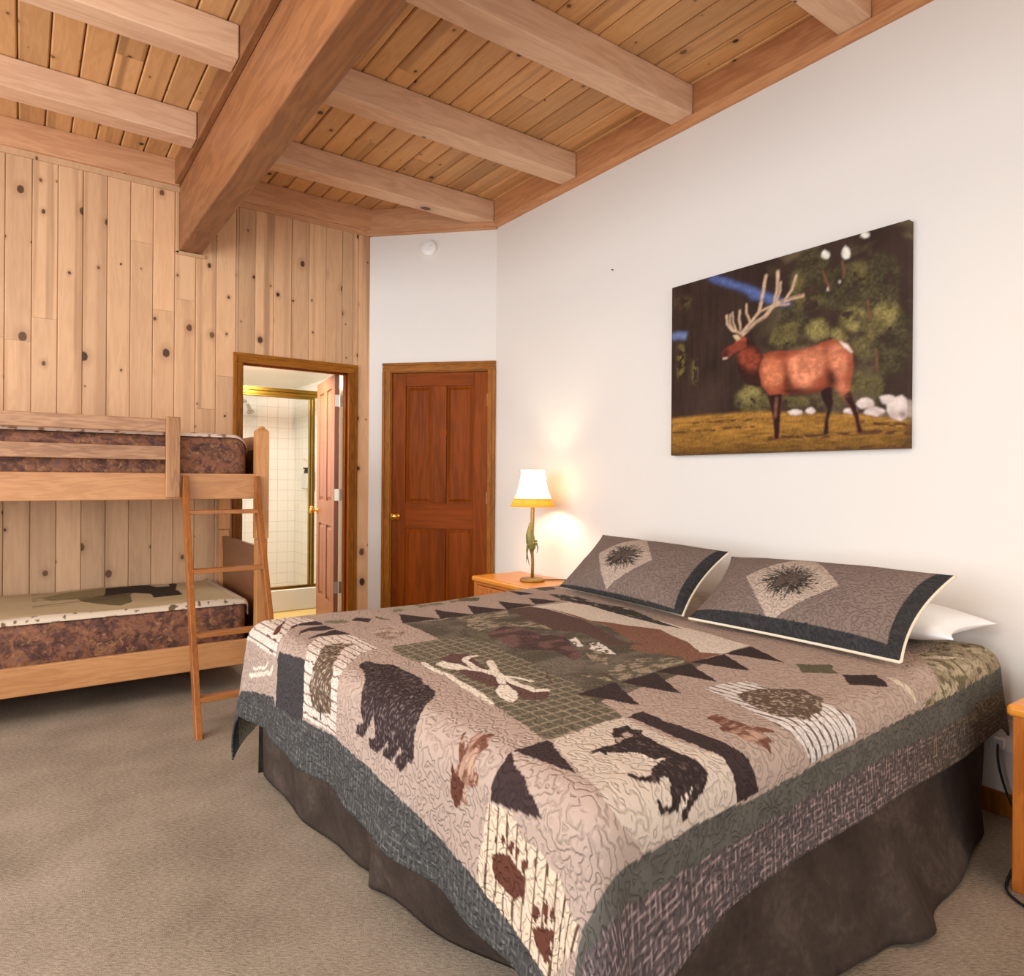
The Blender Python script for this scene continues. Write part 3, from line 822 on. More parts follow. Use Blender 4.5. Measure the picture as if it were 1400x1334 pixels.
# ladder hooked on the upper rail
t = thing('bunk_ladder', 'oak ladder leaning on the bunk bed front rail', 'ladder', (.86, 3.65, 0))
def lad(x, z, dy=0.): return (x, 3.36 + .518 * z + dy, z)
def stile(xa0, xb0, xa1, xb1, zt):
    mb = MB(); dz0, w = .0, .072
    z0 = 0.
    b = [lad(xa0, z0), lad(xb0, z0), (xb0, lad(0, z0)[1] + w, z0), (xa0, lad(0, z0)[1] + w, z0)]
    tp = [lad(xa1, zt - .02), lad(xb1, zt - .02), (xb1, lad(0, zt - .02)[1] + w * .9 - .02, zt + .006), (xa1, lad(0, zt - .02)[1] + w * .9 - .02, zt + .006)]
    # keep clear of the guard post and rail
    yl = YF + .0215
    tp = [(p[0], min(p[1], yl), p[2]) for p in tp]
    return mb.prism(b, tp)
ZT = 1.238
def stile2(xa0, xb0, xa1, xb1, back=YF + .0205):
    mb = MB(); w = .062
    z0, z1, z2 = 0., 1.02, ZT
    def yf(z): return 3.36 + .518 * z
    def xl(z): return xa0 + (xa1 - xa0) * z / ZT
    def xr(z): return xb0 + (xb1 - xb0) * z / ZT
    rows = []
    for z in (0., .35, .7, 1.02, 1.12, ZT - .02):
        y1 = min(yf(z) + w, back); rows.append((z, min(yf(z), y1 - .024), y1))
    for (za, a0, a1), (zb, b0, b1) in zip(rows[:-1], rows[1:]):
        mb.prism([(xl(za), a0, za), (xr(za), a0, za), (xr(za), a1, za), (xl(za), a1, za)], [(xl(zb), b0, zb), (xr(zb), b0, zb), (xr(zb), b1, zb), (xl(zb), b1, zb)])
    return mb
def hull(mb):
    # weld the stacked prisms into one solid by dropping the shared inner faces
    me = mb; key = {}
    rv = [tuple(round(c, 5) for c in p) for p in me.v]; idx = {}; nv = []; mp = []
    for p in rv:
        if p not in idx: idx[p] = len(nv); nv.append(p)
        mp.append(idx[p])
    cnt = {}
    fs = [tuple(mp[i] for i in f) for f in me.f]
    for f in fs: cnt[tuple(sorted(f))] = cnt.get(tuple(sorted(f)), 0) + 1
    out = MB(); out.add(nv, [f for f in fs if cnt[tuple(sorted(f))] == 1]); return out
hull(stile2(.655, .683, .700, .728)).build('stile', M['ladder_z'], t, bevel=.003)
hull(stile2(1.032, 1.058, 1.072, 1.100, YF - .0015)).build('stile', M['ladder_z'], t, bevel=.003)
for z in (.155, .430, .727, 1.022):
    xl_ = .683 + .045 * z / ZT - .002; xr_ = 1.032 + .040 * z / ZT + .002
    y = 3.36 + .518 * z
    MB().box(xl_, xr_, y + .002, y + .060 if z < 1 else y + .056, z - .011, z + .011).build('tread', M['ladder_x'], t, bevel=.003)

# ------------------------------------------------------------------ nightstands and lamp
def nightstand(x0, x1, y0, y1, zt, label, open_side):
    t = thing('nightstand', label, 'nightstand', ((x0 + x1) / 2, (y0 + y1) / 2, 0), 0, 'oak nightstands beside the bed')
    MB().box(x0, x1, y0, y1, zt - .036, zt).build('top', M['night_x'], t, bevel=.014, seg=4)
    a = .014
    mb = MB()
    mb.box(x0 + a + .02, x1 - .004, y0 + a, y0 + a + .02, .04, zt - .036); mb.box(x0 + a + .02, x1 - .004, y1 - a - .02, y1 - a, .04, zt - .036)
    mb.box(x1 - .024, x1 - .004, y0 + a + .02, y1 - a - .02, .04, zt - .036); mb.box(x0 + a + .02, x1 - .024, y0 + a + .02, y1 - a - .02, .04, .06)
    mb.build('carcass', M['night_z'], t, bevel=.002)
    mb = MB(); f = .04
    mb.box(x0 + a, x0 + a + .02, y0 + a, y0 + a + f, 0, zt - .036); mb.box(x0 + a, x0 + a + .02, y1 - a - f, y1 - a, 0, zt - .036)
    mb.box(x0 + a, x0 + a + .02, y0 + a + f, y1 - a - f, zt - .056, zt - .037); mb.box(x0 + a, x0 + a + .02, y0 + a + f, y1 - a - f, .27, .30); mb.box(x0 + a, x0 + a + .02, y0 + a + f, y1 - a - f, .03, .07)
    mb.build('face_frame', M['night_z'], t, bevel=.003)
    for z0, z1 in ((.304, zt - .060), (.074, .266)):
        dr = MB().box(x0 + a - .004, x0 + a + .016, y0 + a + f + .004, y1 - a - f - .004, z0, z1).build('drawer', M['night_z'], t, bevel=.006, seg=3)
        mb = MB(); mb.lathe([(.007, 0), (.006, -.012), (.014, -.018), (.015, -.024), (.001, -.028)], (x0 + a - .004, (y0 + y1) / 2, (z0 + z1) / 2), 18, 'x')
        kb = mb.build('drawer_knob', M['brass'], t, smooth=True)
        kb.parent = dr
    return t
nightstand(2.485, 2.898, 3.14, 3.905, .554, 'oak nightstand between the bed and the closed door, under the lit lamp', 1)

# right-hand one: its front corner post is all the photo shows
nightstand(2.374, 2.860, .19, .772, .554, 'oak nightstand cut by the picture edge, beside the near bed corner', 0)

LX, LY, LZ = 2.675, 3.470, .5545
t = thing('table_lamp', 'lit table lamp with bell shade on the oak nightstand', 'lamp', (LX, LY, LZ))
MB().lathe([(.075, 0), (.08, .004), (.079, .014), (.068, .021), (.02, .024)], (LX, LY, LZ), 40).build('base', M['lamp_bronze'], t, smooth=True)
MB().tube([(LX, LY, LZ + .02), (LX + .002, LY, LZ + .12), (LX - .003, LY + .002, LZ + .22), (LX - .004, LY, LZ + .32), (LX, LY, LZ + .47), (LX, LY, LZ + .53)], [.011, .010, .011, .012, .013, .010], 14).build('stem', M['lamp_bronze'], t, smooth=True)
# cast ornament: a leafy bud with drooping needles wrapped round the stem
mb = MB()
mb.tube([(LX - .012, LY + .012, LZ + .375), (LX - .012, LY + .012, LZ + .34), (LX - .014, LY + .010, LZ + .30), (LX - .012, LY + .004, LZ + .255), (LX - .006, LY - .004, LZ + .215), (LX - .004, LY, LZ + .19)], [.006, .016, .027, .031, .024, .010], 14)
orn = mb.build('ornament', M['lamp_green'], t, smooth=True)
mb = MB()
for k, (dx, dy, ln_, tw) in enumerate([(-.02, .022, .11, .0), (-.026, .010, .15, .012), (-.012, .03, .13, -.01), (-.024, -.01, .09, .01), (.014, -.024, .07, .0)]):
    a = Vector((LX + dx, LY + dy, LZ + .25)); mb.tube([a, a + Vector((dx * .3, dy * .3, -ln_ * .5)), a + Vector((dx * .1 + tw, dy * .1, -ln_))], [.006, .0045, .0015], 7)
for k in range(6):
    a = Vector((LX - .006 + .028 * math.cos(k * 1.1), LY + .028 * math.sin(k * 1.1), LZ + .235 + .012 * (k % 3))); mb.lathe([(.001, -.009), (.008, -.003), (.008, .003), (.001, .009)], a, 8)
nd = mb.build('ornament_needles', M['lamp_green'], t, smooth=True); nd.parent = orn
def shade_prof(n, z0, z1, r0, r1):
    out = []
    for k in range(n + 1):
        s = k / n; out.append((r0 + (r1 - r0) * (1 - (1 - s) ** 2.1), z0 + (z1 - z0) * s))
    return out
SZ0, SZ1, SR0, SR1 = LZ + .481, LZ + .716, .147, .078
pr = shade_prof(22, SZ0, SZ1, SR0, SR1)
pr = [(r, z) for r, z in pr]
sh = MB().lathe([(r, z) for r, z in pr if z > SZ0 + .042] , (LX, LY, 0), 48, cap0=False, cap1=False).build('shade', M['shade'], t, smooth=True)
low = [(r, z) for r, z in pr if z <= SZ0 + .054]
ed = MB().lathe([(r + .001, z) for r, z in low], (LX, LY, 0), 48, cap0=False, cap1=False).build('shade_border', M['shade_edge'], t, smooth=True); ed.parent = sh
mb = MB()
for k in range(8):
    a = 2 * PI * k / 8 + .35
    mb.tube([(LX + (r + .0005) * math.cos(a), LY + (r + .0005) * math.sin(a), z) for r, z in pr[::3]], .0012, 6)
wb = mb.build('shade_ribs', M['shade_edge'], t); wb.parent = sh
mb = MB(); mb.tube([(LX, LY, SZ1 - .02), (LX, LY, SZ1 + .006)], .004, 8)
for k in range(3):
    a = 2 * PI * k / 3; mb.tube([(LX, LY, SZ1 - .012), (LX + SR1 * .99 * math.cos(a), LY + SR1 * .99 * math.sin(a), SZ1 - .003)], .0015, 6)
mb.build('shade_spider', M['lamp_bronze'], t)
MB().lathe([(.012, LZ + .53), (.013, LZ + .555), (.028, LZ + .60), (.03, LZ + .62), (.02, LZ + .642), (.001, LZ + .648)], (LX, LY, 0), 20).build('bulb', M['bulb'], t, smooth=True)
mb = MB(); mb.tube([(LX + .07, LY - .02, LZ + .006), (LX + .12, LY - .05, LZ + .004), (LX + .17, LY - .075, LZ + .004), (LX + .205, LY - .13, LZ + .006)], .0035, 8)
mb.build('cord', M['black_plastic'], t, smooth=True)

# power cord that hangs between the bed and the near nightstand
def cr(pts, n=8):
    P = [Vector(p) for p in pts]; P = [P[0]] + P + [P[-1]]; out = []
    for i in range(1, len(P) - 2):
        for k in range(n):
            s = k / n; a, b, c, d = P[i - 1:i + 3]
            out.append(.5 * ((2 * b) + (c - a) * s + (2 * a - 5 * b + 4 * c - d) * s * s + (3 * b - a - 3 * c + d) * s ** 3))
    return out + [P[-2]]
o = MB().tube(cr([(XW - .036, .955, .265), (XW - .07, .94, .20), (XW - .05, .92, .10), (XW - .06, .88, .03), (XW - .12, .80, .006), (2.62, .80, .006), (2.48, .79, .006), (2.35, .75, .006), (2.30, .62, .006), (2.30, .4, .006)]), .004, 8).build('electric_cable', M['black_plastic'], None, smooth=True)
tag(o, 'dark power cord running from the outlet past the nightstand foot', 'cord')
o = MB().tube(cr([(2.80, .74, .559), (2.72, .72, .600), (2.60, .66, .622), (2.52, .6, .62), (2.50, .5, .60), (2.56, .4, .559)]), .003, 8).build('lamp_cord', M['grey_plastic'], None, smooth=True)
tag(o, 'grey lamp cord looping above the nightstand cut by the picture edge', 'cord')

# ------------------------------------------------------------------ canvas print on the white wall
CY0, CY1, CZ0, CZ1 = 2.486, 1.270, 1.346, 2.258
t = thing('canvas_print', 'large unframed canvas of an elk in a forest clearing', 'canvas print', (XW, (CY0 + CY1) / 2, (CZ0 + CZ1) / 2))
nx, nz = 420, 315
S, T = np.meshgrid(np.linspace(0, 1, nx), np.linspace(0, 1, nz), indexing='ij')
wx = S + .006 * (fbm(S * 60, T * 45, 31) - .5); wy = T + .008 * (fbm(S * 60, T * 45, 41) - .5)
PC = {'blue': (84, 100, 150), 'bluew': (110, 126, 164), 'bush1': (66, 58, 38), 'bush2': (88, 78, 46), 'bush3': (118, 106, 62), 'ylw': (112, 100, 50), 'ylwd': (84, 70, 40), 'white': (222, 214, 200), 'trunk': (112, 74, 52),
      'field': (152, 108, 46), 'fielddark': (84, 54, 32), 'fieldbot': (88, 56, 30), 'rock': (218, 200, 190), 'rockd': (146, 122, 112), 'legd': (44, 24, 22), 'legl': (170, 104, 84), 'body': (140, 66, 42), 'bodyl': (226, 142, 104), 'bodyl2': (206, 122, 84), 'bodyd': (48, 24, 20),
      'white2': (232, 214, 198), 'neck': (52, 27, 22), 'neckl': (142, 66, 44), 'head': (140, 66, 46), 'headd': (72, 36, 32), 'ear': (206, 180, 140), 'cream': (224, 206, 184), 'antler': (196, 164, 134), 'antlerd': (104, 70, 50)}
I = np.empty(S.shape + (3,)); I[:] = lin((58, 42, 34))
n = fbm(S * 9, T * 6, 2, 5); I *= (.55 + .9 * n)[..., None]
vst = fbm(S * 90, T * 5, 8); left = sstep(.5, .3, S)
I *= (1 + (.7 * (vst - .5) * left))[..., None]
I += (lin((84, 78, 50)) * (sstep(.5, .72, fbm(S * 8, T * 7, 12, 5)) * sstep(.38, .6, S) * .8)[..., None])
for it in [["blue",[[0.182,1.002],[0.235,0.998],[0.277,0.975],[0.338,0.927],[0.387,0.898],[0.463,0.843],[0.535,0.789],[0.587,0.754],[0.579,0.736],[0.535,0.748],[0.463,0.791],[0.406,0.821],[0.377,0.861],[0.328,0.899],[0.267,0.936],[0.225,0.964]]],
["bluew",[[-0.007,0.729],[0.031,0.73],[0.088,0.714],[0.078,0.675],[0.031,0.693],[-0.005,0.685]]],
["bush1",[[0.731,0.862],[0.728,0.784],[0.675,0.782],[0.621,0.794],[0.591,0.872],[0.59,0.95],[0.623,1.003],[0.677,0.983],[0.729,0.942]]],
["bush1",[[0.658,0.651],[0.637,0.615],[0.598,0.586],[0.55,0.623],[0.527,0.658],[0.514,0.714],[0.557,0.745],[0.601,0.739],[0.634,0.702]]],
["bush2",[[0.614,0.569],[0.595,0.537],[0.563,0.532],[0.524,0.543],[0.486,0.581],[0.5,0.614],[0.518,0.642],[0.562,0.628],[0.599,0.61]]],
["bush2",[[0.62,0.599],[0.617,0.57],[0.586,0.57],[0.554,0.574],[0.531,0.608],[0.536,0.636],[0.552,0.65],[0.586,0.65],[0.618,0.626]]],
["bush1",[[0.803,0.749],[0.793,0.697],[0.735,0.683],[0.672,0.707],[0.621,0.777],[0.637,0.837],[0.666,0.863],[0.734,0.87],[0.798,0.802]]],
["bush2",[[0.701,0.731],[0.693,0.7],[0.655,0.696],[0.614,0.708],[0.598,0.745],[0.585,0.785],[0.62,0.795],[0.657,0.8],[0.69,0.764]]],
["bush1",[[0.854,0.752],[0.828,0.672],[0.8,0.659],[0.76,0.657],[0.727,0.753],[0.732,0.84],[0.76,0.888],[0.8,0.897],[0.83,0.843]]],
["bush1",[[0.976,0.695],[0.95,0.622],[0.911,0.587],[0.862,0.608],[0.814,0.703],[0.831,0.792],[0.856,0.835],[0.911,0.861],[0.955,0.777]]],
["bush1",[[0.973,0.779],[0.968,0.721],[0.928,0.72],[0.887,0.729],[0.856,0.791],[0.864,0.846],[0.884,0.887],[0.928,0.871],[0.971,0.839]]],
["bush3",[[0.734,0.581],[0.724,0.554],[0.694,0.535],[0.659,0.559],[0.646,0.584],[0.635,0.622],[0.665,0.642],[0.696,0.642],[0.722,0.613]]],
["bush3",[[0.88,0.591],[0.859,0.564],[0.835,0.54],[0.802,0.567],[0.772,0.598],[0.778,0.638],[0.799,0.666],[0.834,0.661],[0.861,0.632]]],
["bush3",[[0.986,0.582],[0.97,0.551],[0.941,0.53],[0.906,0.551],[0.872,0.592],[0.885,0.632],[0.901,0.653],[0.94,0.661],[0.973,0.619]]],
["bush2",[[0.927,0.541],[0.921,0.503],[0.891,0.499],[0.858,0.506],[0.831,0.546],[0.84,0.583],[0.855,0.613],[0.89,0.602],[0.924,0.583]]],
["bush3",[[0.804,0.533],[0.793,0.515],[0.771,0.507],[0.744,0.516],[0.732,0.54],[0.724,0.566],[0.748,0.574],[0.772,0.579],[0.791,0.556]]],
["bush2",[[0.895,0.473],[0.888,0.441],[0.86,0.42],[0.829,0.444],[0.817,0.469],[0.808,0.511],[0.834,0.543],[0.862,0.534],[0.885,0.513]]],
["bush1",[[0.992,0.415],[0.988,0.343],[0.946,0.336],[0.902,0.334],[0.884,0.405],[0.874,0.478],[0.908,0.522],[0.948,0.522],[0.986,0.486]]],
["bush2",[[0.869,0.307],[0.868,0.278],[0.837,0.264],[0.807,0.274],[0.79,0.305],[0.79,0.339],[0.808,0.355],[0.838,0.366],[0.868,0.335]]],
["bush2",[[0.5,0.272],[0.497,0.23],[0.436,0.203],[0.373,0.233],[0.336,0.266],[0.338,0.317],[0.373,0.357],[0.436,0.348],[0.498,0.317]]],
["bush3",[[0.448,0.301],[0.442,0.277],[0.41,0.258],[0.376,0.275],[0.362,0.297],[0.353,0.33],[0.381,0.348],[0.412,0.354],[0.44,0.327]]],
["bush2",[[0.656,0.25],[0.651,0.226],[0.611,0.211],[0.568,0.23],[0.551,0.248],[0.54,0.279],[0.573,0.301],[0.612,0.296],[0.648,0.278]]],
["bush2",[[0.743,0.248],[0.725,0.222],[0.702,0.219],[0.671,0.219],[0.642,0.25],[0.651,0.276],[0.667,0.294],[0.701,0.293],[0.728,0.278]]],
["bush2",[[0.809,0.249],[0.798,0.225],[0.778,0.205],[0.753,0.221],[0.73,0.244],[0.739,0.274],[0.75,0.294],[0.777,0.301],[0.801,0.275]]],
["bush2",[[0.93,0.278],[0.921,0.253],[0.895,0.232],[0.864,0.251],[0.852,0.273],[0.843,0.308],[0.869,0.328],[0.896,0.333],[0.918,0.307]]],
["bush1",[[1.014,0.483],[0.999,0.419],[0.983,0.382],[0.962,0.395],[0.944,0.464],[0.948,0.541],[0.961,0.58],[0.984,0.611],[1.001,0.549]]],
["bush2",[[0.636,0.833],[0.633,0.799],[0.61,0.773],[0.586,0.8],[0.576,0.829],[0.57,0.875],[0.589,0.902],[0.611,0.906],[0.632,0.871]]],
["bush2",[[0.865,0.816],[0.864,0.775],[0.839,0.774],[0.814,0.779],[0.8,0.819],[0.8,0.859],[0.814,0.887],[0.84,0.877],[0.864,0.857]]],
["ylw",[[0.07,0.552],[0.069,0.472],[0.054,0.458],[0.039,0.453],[0.032,0.523],[0.032,0.598],[0.041,0.656],[0.056,0.656],[0.07,0.629]]],
["ylw",[[0.142,0.477],[0.14,0.422],[0.131,0.41],[0.121,0.409],[0.118,0.455],[0.115,0.509],[0.123,0.552],[0.132,0.549],[0.14,0.533]]],
["ylwd",[[0.109,0.883],[0.104,0.865],[0.071,0.858],[0.036,0.876],[0.009,0.9],[0.017,0.922],[0.033,0.933],[0.07,0.931],[0.107,0.903]]],
["white",[[0.733,0.94],[0.725,0.927],[0.713,0.926],[0.7,0.942],[0.703,0.96],[0.713,0.971],[0.727,0.957]]],
["white",[[0.807,0.924],[0.802,0.9],[0.787,0.901],[0.778,0.919],[0.775,0.949],[0.787,0.968],[0.8,0.951]]],
["white",[[0.874,0.983],[0.869,0.972],[0.853,0.976],[0.841,0.988],[0.843,1.003],[0.853,1.011],[0.87,0.997]]],
["white",[[0.772,0.794],[0.77,0.788],[0.766,0.789],[0.764,0.793],[0.764,0.799],[0.766,0.804],[0.771,0.8]]],
["white",[[0.731,0.78],[0.73,0.77],[0.726,0.77],[0.724,0.777],[0.723,0.788],[0.726,0.792],[0.729,0.791]]],
["trunk",0.008,[[0.704,0.872],[0.72,0.816],[0.735,0.771]]],
["trunk",0.008,[[0.778,0.896],[0.785,0.844],[0.781,0.815]]],
["trunk",0.008,[[0.869,0.681],[0.875,0.593]]],
["trunk",0.008,[[0.896,0.454],[0.902,0.358]]],
["field",[[0.002,0.222],[0.334,0.224],[0.496,0.213],[0.716,0.181],[0.837,0.167],[1.003,0.125],[1.002,-0.008],[1.003,-0.003],[0.002,-0.015]]],
["fielddark",0.014,[[0.009,0.134],[0.198,0.136],[0.323,0.142],[0.421,0.139]]],
["fielddark",0.012,[[0.12,0.179],[0.23,0.183],[0.373,0.179],[0.459,0.179]]],
["fielddark",0.02,[[0.486,0.073],[0.583,0.076],[0.747,0.073],[0.894,0.08],[1.002,0.065]]],
["fieldbot",0.03,[[0.002,0.001],[0.302,-0.005],[0.583,-0.003],[1.003,0.006]]],
["fieldbot",0.018,[[0.852,0.127],[0.929,0.109],[1.003,0.102]]],
["rock",[[0.893,0.208],[0.888,0.191],[0.868,0.186],[0.847,0.189],[0.829,0.208],[0.836,0.226],[0.845,0.235],[0.868,0.24],[0.89,0.224]]],
["rock",[[0.834,0.177],[0.833,0.169],[0.816,0.164],[0.798,0.171],[0.787,0.178],[0.788,0.187],[0.798,0.194],[0.816,0.193],[0.834,0.186]]],
["rock",[[0.931,0.165],[0.919,0.153],[0.901,0.143],[0.879,0.153],[0.857,0.165],[0.864,0.181],[0.876,0.194],[0.9,0.192],[0.921,0.181]]],
["rock",[[0.961,0.217],[0.959,0.203],[0.94,0.202],[0.921,0.203],[0.913,0.218],[0.908,0.232],[0.923,0.24],[0.941,0.24],[0.958,0.232]]],
["rock",[[1.015,0.173],[1.001,0.143],[0.979,0.119],[0.952,0.135],[0.937,0.164],[0.931,0.204],[0.955,0.226],[0.981,0.238],[1.0,0.206]]],
["rock",[[0.629,0.195],[0.626,0.187],[0.606,0.183],[0.584,0.189],[0.576,0.196],[0.571,0.206],[0.587,0.213],[0.607,0.21],[0.625,0.204]]],
["rock",[[0.682,0.198],[0.676,0.189],[0.665,0.185],[0.652,0.187],[0.64,0.198],[0.644,0.208],[0.65,0.213],[0.665,0.217],[0.677,0.207]]],
["rockd",[[0.896,0.189],[0.889,0.184],[0.88,0.18],[0.869,0.184],[0.858,0.19],[0.862,0.196],[0.868,0.2],[0.88,0.201],[0.89,0.195]]],
["rockd",[[1.007,0.147],[1.001,0.135],[0.992,0.132],[0.981,0.132],[0.974,0.145],[0.972,0.158],[0.982,0.164],[0.992,0.168],[1.0,0.159]]],
["rockd",[[0.931,0.151],[0.929,0.146],[0.918,0.146],[0.907,0.147],[0.898,0.153],[0.9,0.157],[0.906,0.161],[0.918,0.16],[0.93,0.157]]],
["rockd",[[0.97,0.147],[0.966,0.139],[0.958,0.138],[0.949,0.139],[0.944,0.146],[0.942,0.154],[0.95,0.159],[0.959,0.158],[0.965,0.155]]],
["legd",[[0.697,0.295],[0.74,0.319],[0.748,0.228],[0.732,0.149],[0.73,0.079],[0.711,0.076],[0.717,0.141],[0.726,0.2],[0.708,0.243]]],
["legd",[[0.483,0.307],[0.514,0.297],[0.532,0.214],[0.531,0.075],[0.518,0.07],[0.509,0.163],[0.496,0.24]]],
["body",[[0.447,0.51],[0.489,0.523],[0.534,0.519],[0.586,0.51],[0.637,0.507],[0.678,0.513],[0.71,0.528],[0.741,0.534],[0.768,0.522],[0.798,0.496],[0.817,0.457],[0.82,0.383],[0.812,0.326],[0.805,0.269],[0.823,0.217],[0.837,0.167],[0.844,0.118],[0.855,0.078],[0.837,0.075],[0.83,0.129],[0.812,0.194],[0.782,0.253],[0.763,0.295],[0.732,0.31],[0.693,0.286],[0.652,0.284],[0.585,0.292],[0.546,0.292],[0.539,0.17],[0.533,0.069],[0.515,0.065],[0.512,0.173],[0.507,0.292],[0.487,0.301],[0.46,0.354],[0.446,0.411]]],
["bodyl",[[0.569,0.484],[0.637,0.491],[0.702,0.507],[0.71,0.435],[0.701,0.366],[0.652,0.313],[0.594,0.332],[0.568,0.4]]],
["bodyl",[[0.726,0.502],[0.772,0.502],[0.794,0.457],[0.802,0.377],[0.771,0.343],[0.741,0.399]]],
["bodyl2",[[0.461,0.485],[0.516,0.496],[0.551,0.446],[0.55,0.361],[0.515,0.313],[0.469,0.352],[0.451,0.421]]],
["bodyd",[[0.56,0.507],[0.568,0.421],[0.585,0.323],[0.693,0.291],[0.732,0.31],[0.725,0.392],[0.741,0.389],[0.771,0.304],[0.748,0.317],[0.693,0.281],[0.576,0.288],[0.55,0.307],[0.561,0.391]]],
["legd",[[0.496,0.299],[0.546,0.297],[0.539,0.17],[0.533,0.069],[0.515,0.065],[0.512,0.173]]],
["legd",[[0.782,0.257],[0.808,0.278],[0.827,0.212],[0.839,0.167],[0.844,0.118],[0.855,0.078],[0.837,0.075],[0.83,0.129],[0.812,0.194]]],
["bodyl",[[0.767,0.334],[0.786,0.336],[0.797,0.28],[0.786,0.257],[0.771,0.289]]],
["legl",0.006,[[0.522,0.28],[0.518,0.183]]],
["white2",[[0.768,0.52],[0.798,0.496],[0.818,0.457],[0.813,0.451],[0.787,0.483]]],
["neck",[[0.376,0.614],[0.424,0.581],[0.461,0.507],[0.446,0.444],[0.451,0.344],[0.403,0.363],[0.384,0.372],[0.36,0.415],[0.345,0.463],[0.34,0.487],[0.351,0.53],[0.346,0.576]]],
["neckl",[[0.346,0.559],[0.405,0.563],[0.452,0.509],[0.442,0.445],[0.404,0.43],[0.36,0.483]]],
["head",[[0.366,0.634],[0.387,0.617],[0.385,0.567],[0.356,0.557],[0.326,0.546],[0.3,0.523],[0.285,0.521],[0.269,0.538],[0.269,0.564],[0.29,0.583],[0.326,0.598],[0.346,0.627]]],
["headd",[[0.269,0.564],[0.29,0.583],[0.306,0.562],[0.295,0.524],[0.276,0.524],[0.268,0.541]]],
["ear",[[0.321,0.644],[0.346,0.644],[0.361,0.618],[0.341,0.609]]],
["cream",0.007,[[0.277,0.528],[0.293,0.528]]],
["antler",0.016,[[0.371,0.638],[0.424,0.686],[0.471,0.712],[0.499,0.748],[0.535,0.769],[0.588,0.775],[0.626,0.774]]],
["antler",0.014,[[0.361,0.646],[0.405,0.696],[0.444,0.741],[0.458,0.825],[0.473,0.924]]],
["antler",0.013,[[0.471,0.712],[0.508,0.767],[0.522,0.838],[0.524,0.928]]],
["antler",0.011,[[0.553,0.77],[0.584,0.818],[0.601,0.884]]],
["antler",0.01,[[0.405,0.696],[0.386,0.746],[0.385,0.797]]],
["antler",0.01,[[0.358,0.669],[0.352,0.722],[0.355,0.772]]],
["antler",0.011,[[0.356,0.653],[0.316,0.674],[0.294,0.714],[0.291,0.761]]],
["antler",0.008,[[0.326,0.666],[0.308,0.71],[0.307,0.762]]],
["antler",0.008,[[0.338,0.666],[0.322,0.718],[0.32,0.77]]],
["antler",0.009,[[0.517,0.769],[0.535,0.823],[0.536,0.871]]],
["antler",0.01,[[0.444,0.741],[0.499,0.758],[0.57,0.749]]],
["antlerd",0.005,[[0.535,0.772],[0.588,0.779],[0.626,0.777]]],
["antlerd",0.005,[[0.381,0.647],[0.434,0.686],[0.481,0.712]]]]:
    c = lin(PC[it[0]]); nm = it[0]
    # brush-like edges: the outline is broken up by fine noise, then feathered
    amp = .022 if nm.startswith('bush') else (.010 if nm in ('rock', 'rockd', 'white', 'ylw', 'ylwd', 'blue', 'bluew') else .004)
    ax_ = S + amp * (fbm(S * 34, T * 26, 31, 3) - .5); ay_ = T + amp * 1.3 * (fbm(S * 34, T * 26, 41, 3) - .5)
    m = (poly_mask(ax_, ay_, it[1]) if len(it) == 2 else line_mask(ax_, ay_, it[2], it[1])).astype(float)
    r = {'bodyl': 6, 'bodyl2': 5, 'bodyd': 4, 'neckl': 5, 'headd': 3, 'legl': 2, 'ylw': 4, 'ylwd': 6, 'blue': 3, 'bluew': 3, 'rockd': 3, 'field': 2}.get(nm, 3 if nm.startswith('bush') else 1)
    for _ in range(2):
        k_ = np.ones(2 * r + 1) / (2 * r + 1)
        m = np.apply_along_axis(lambda q: np.convolve(q, k_, 'same'), 0, m); m = np.apply_along_axis(lambda q: np.convolve(q, k_, 'same'), 1, m)
    nn = fbm(S * 55, T * 45, 17, 4)
    tex = .7 + .6 * nn
    if nm.startswith('bush'):
        k = fbm(S * 34, T * 28, 5, 5); tex = .25 + 1.5 * k * (.6 + .8 * vnoise(S * 140, T * 110, 9)); m = m * sstep(.36, .50, k + .06)
    elif nm == 'field':
        k = fbm(S * 20, T * 80, 6, 4); tex = (.45 + 1.1 * k) * (.5 + .5 * sstep(0, .14, T)) * (.8 + .4 * vnoise(S * 200, T * 90, 3))
    elif nm.startswith('field'): m = m * sstep(.40, .56, fbm(S * 40, T * 90, 19, 3))
    elif nm in ('body', 'neck', 'head'): tex = .55 + .9 * fbm(S * 26, T * 34, 17, 4)
    elif nm in ('bodyl', 'bodyl2', 'bodyd', 'neckl'):
        m = m * (.6 + .4 * sstep(.35, .6, fbm(S * 22, T * 30, 23, 4))); tex = .6 + .8 * fbm(S * 70, T * 60, 27, 3)
    elif nm.startswith('rock'): tex = .65 + .6 * fbm(S * 40, T * 40, 13, 4)
    elif nm in ('ylw', 'ylwd'): m = m * sstep(.38, .55, fbm(S * 60, T * 40, 14, 3))
    I = I * (1 - m[..., None]) + (c * tex[..., None]) * m[..., None]
Pc = np.stack([np.full(S.shape, XW - .040), CY0 + (CY1 - CY0) * S, CZ0 + (CZ1 - CZ0) * T], -1)
# soft wrap over the stretcher edge
grid_mesh('painted_face', Pc, M['canvas'], I, np.stack([S, T], -1), t)
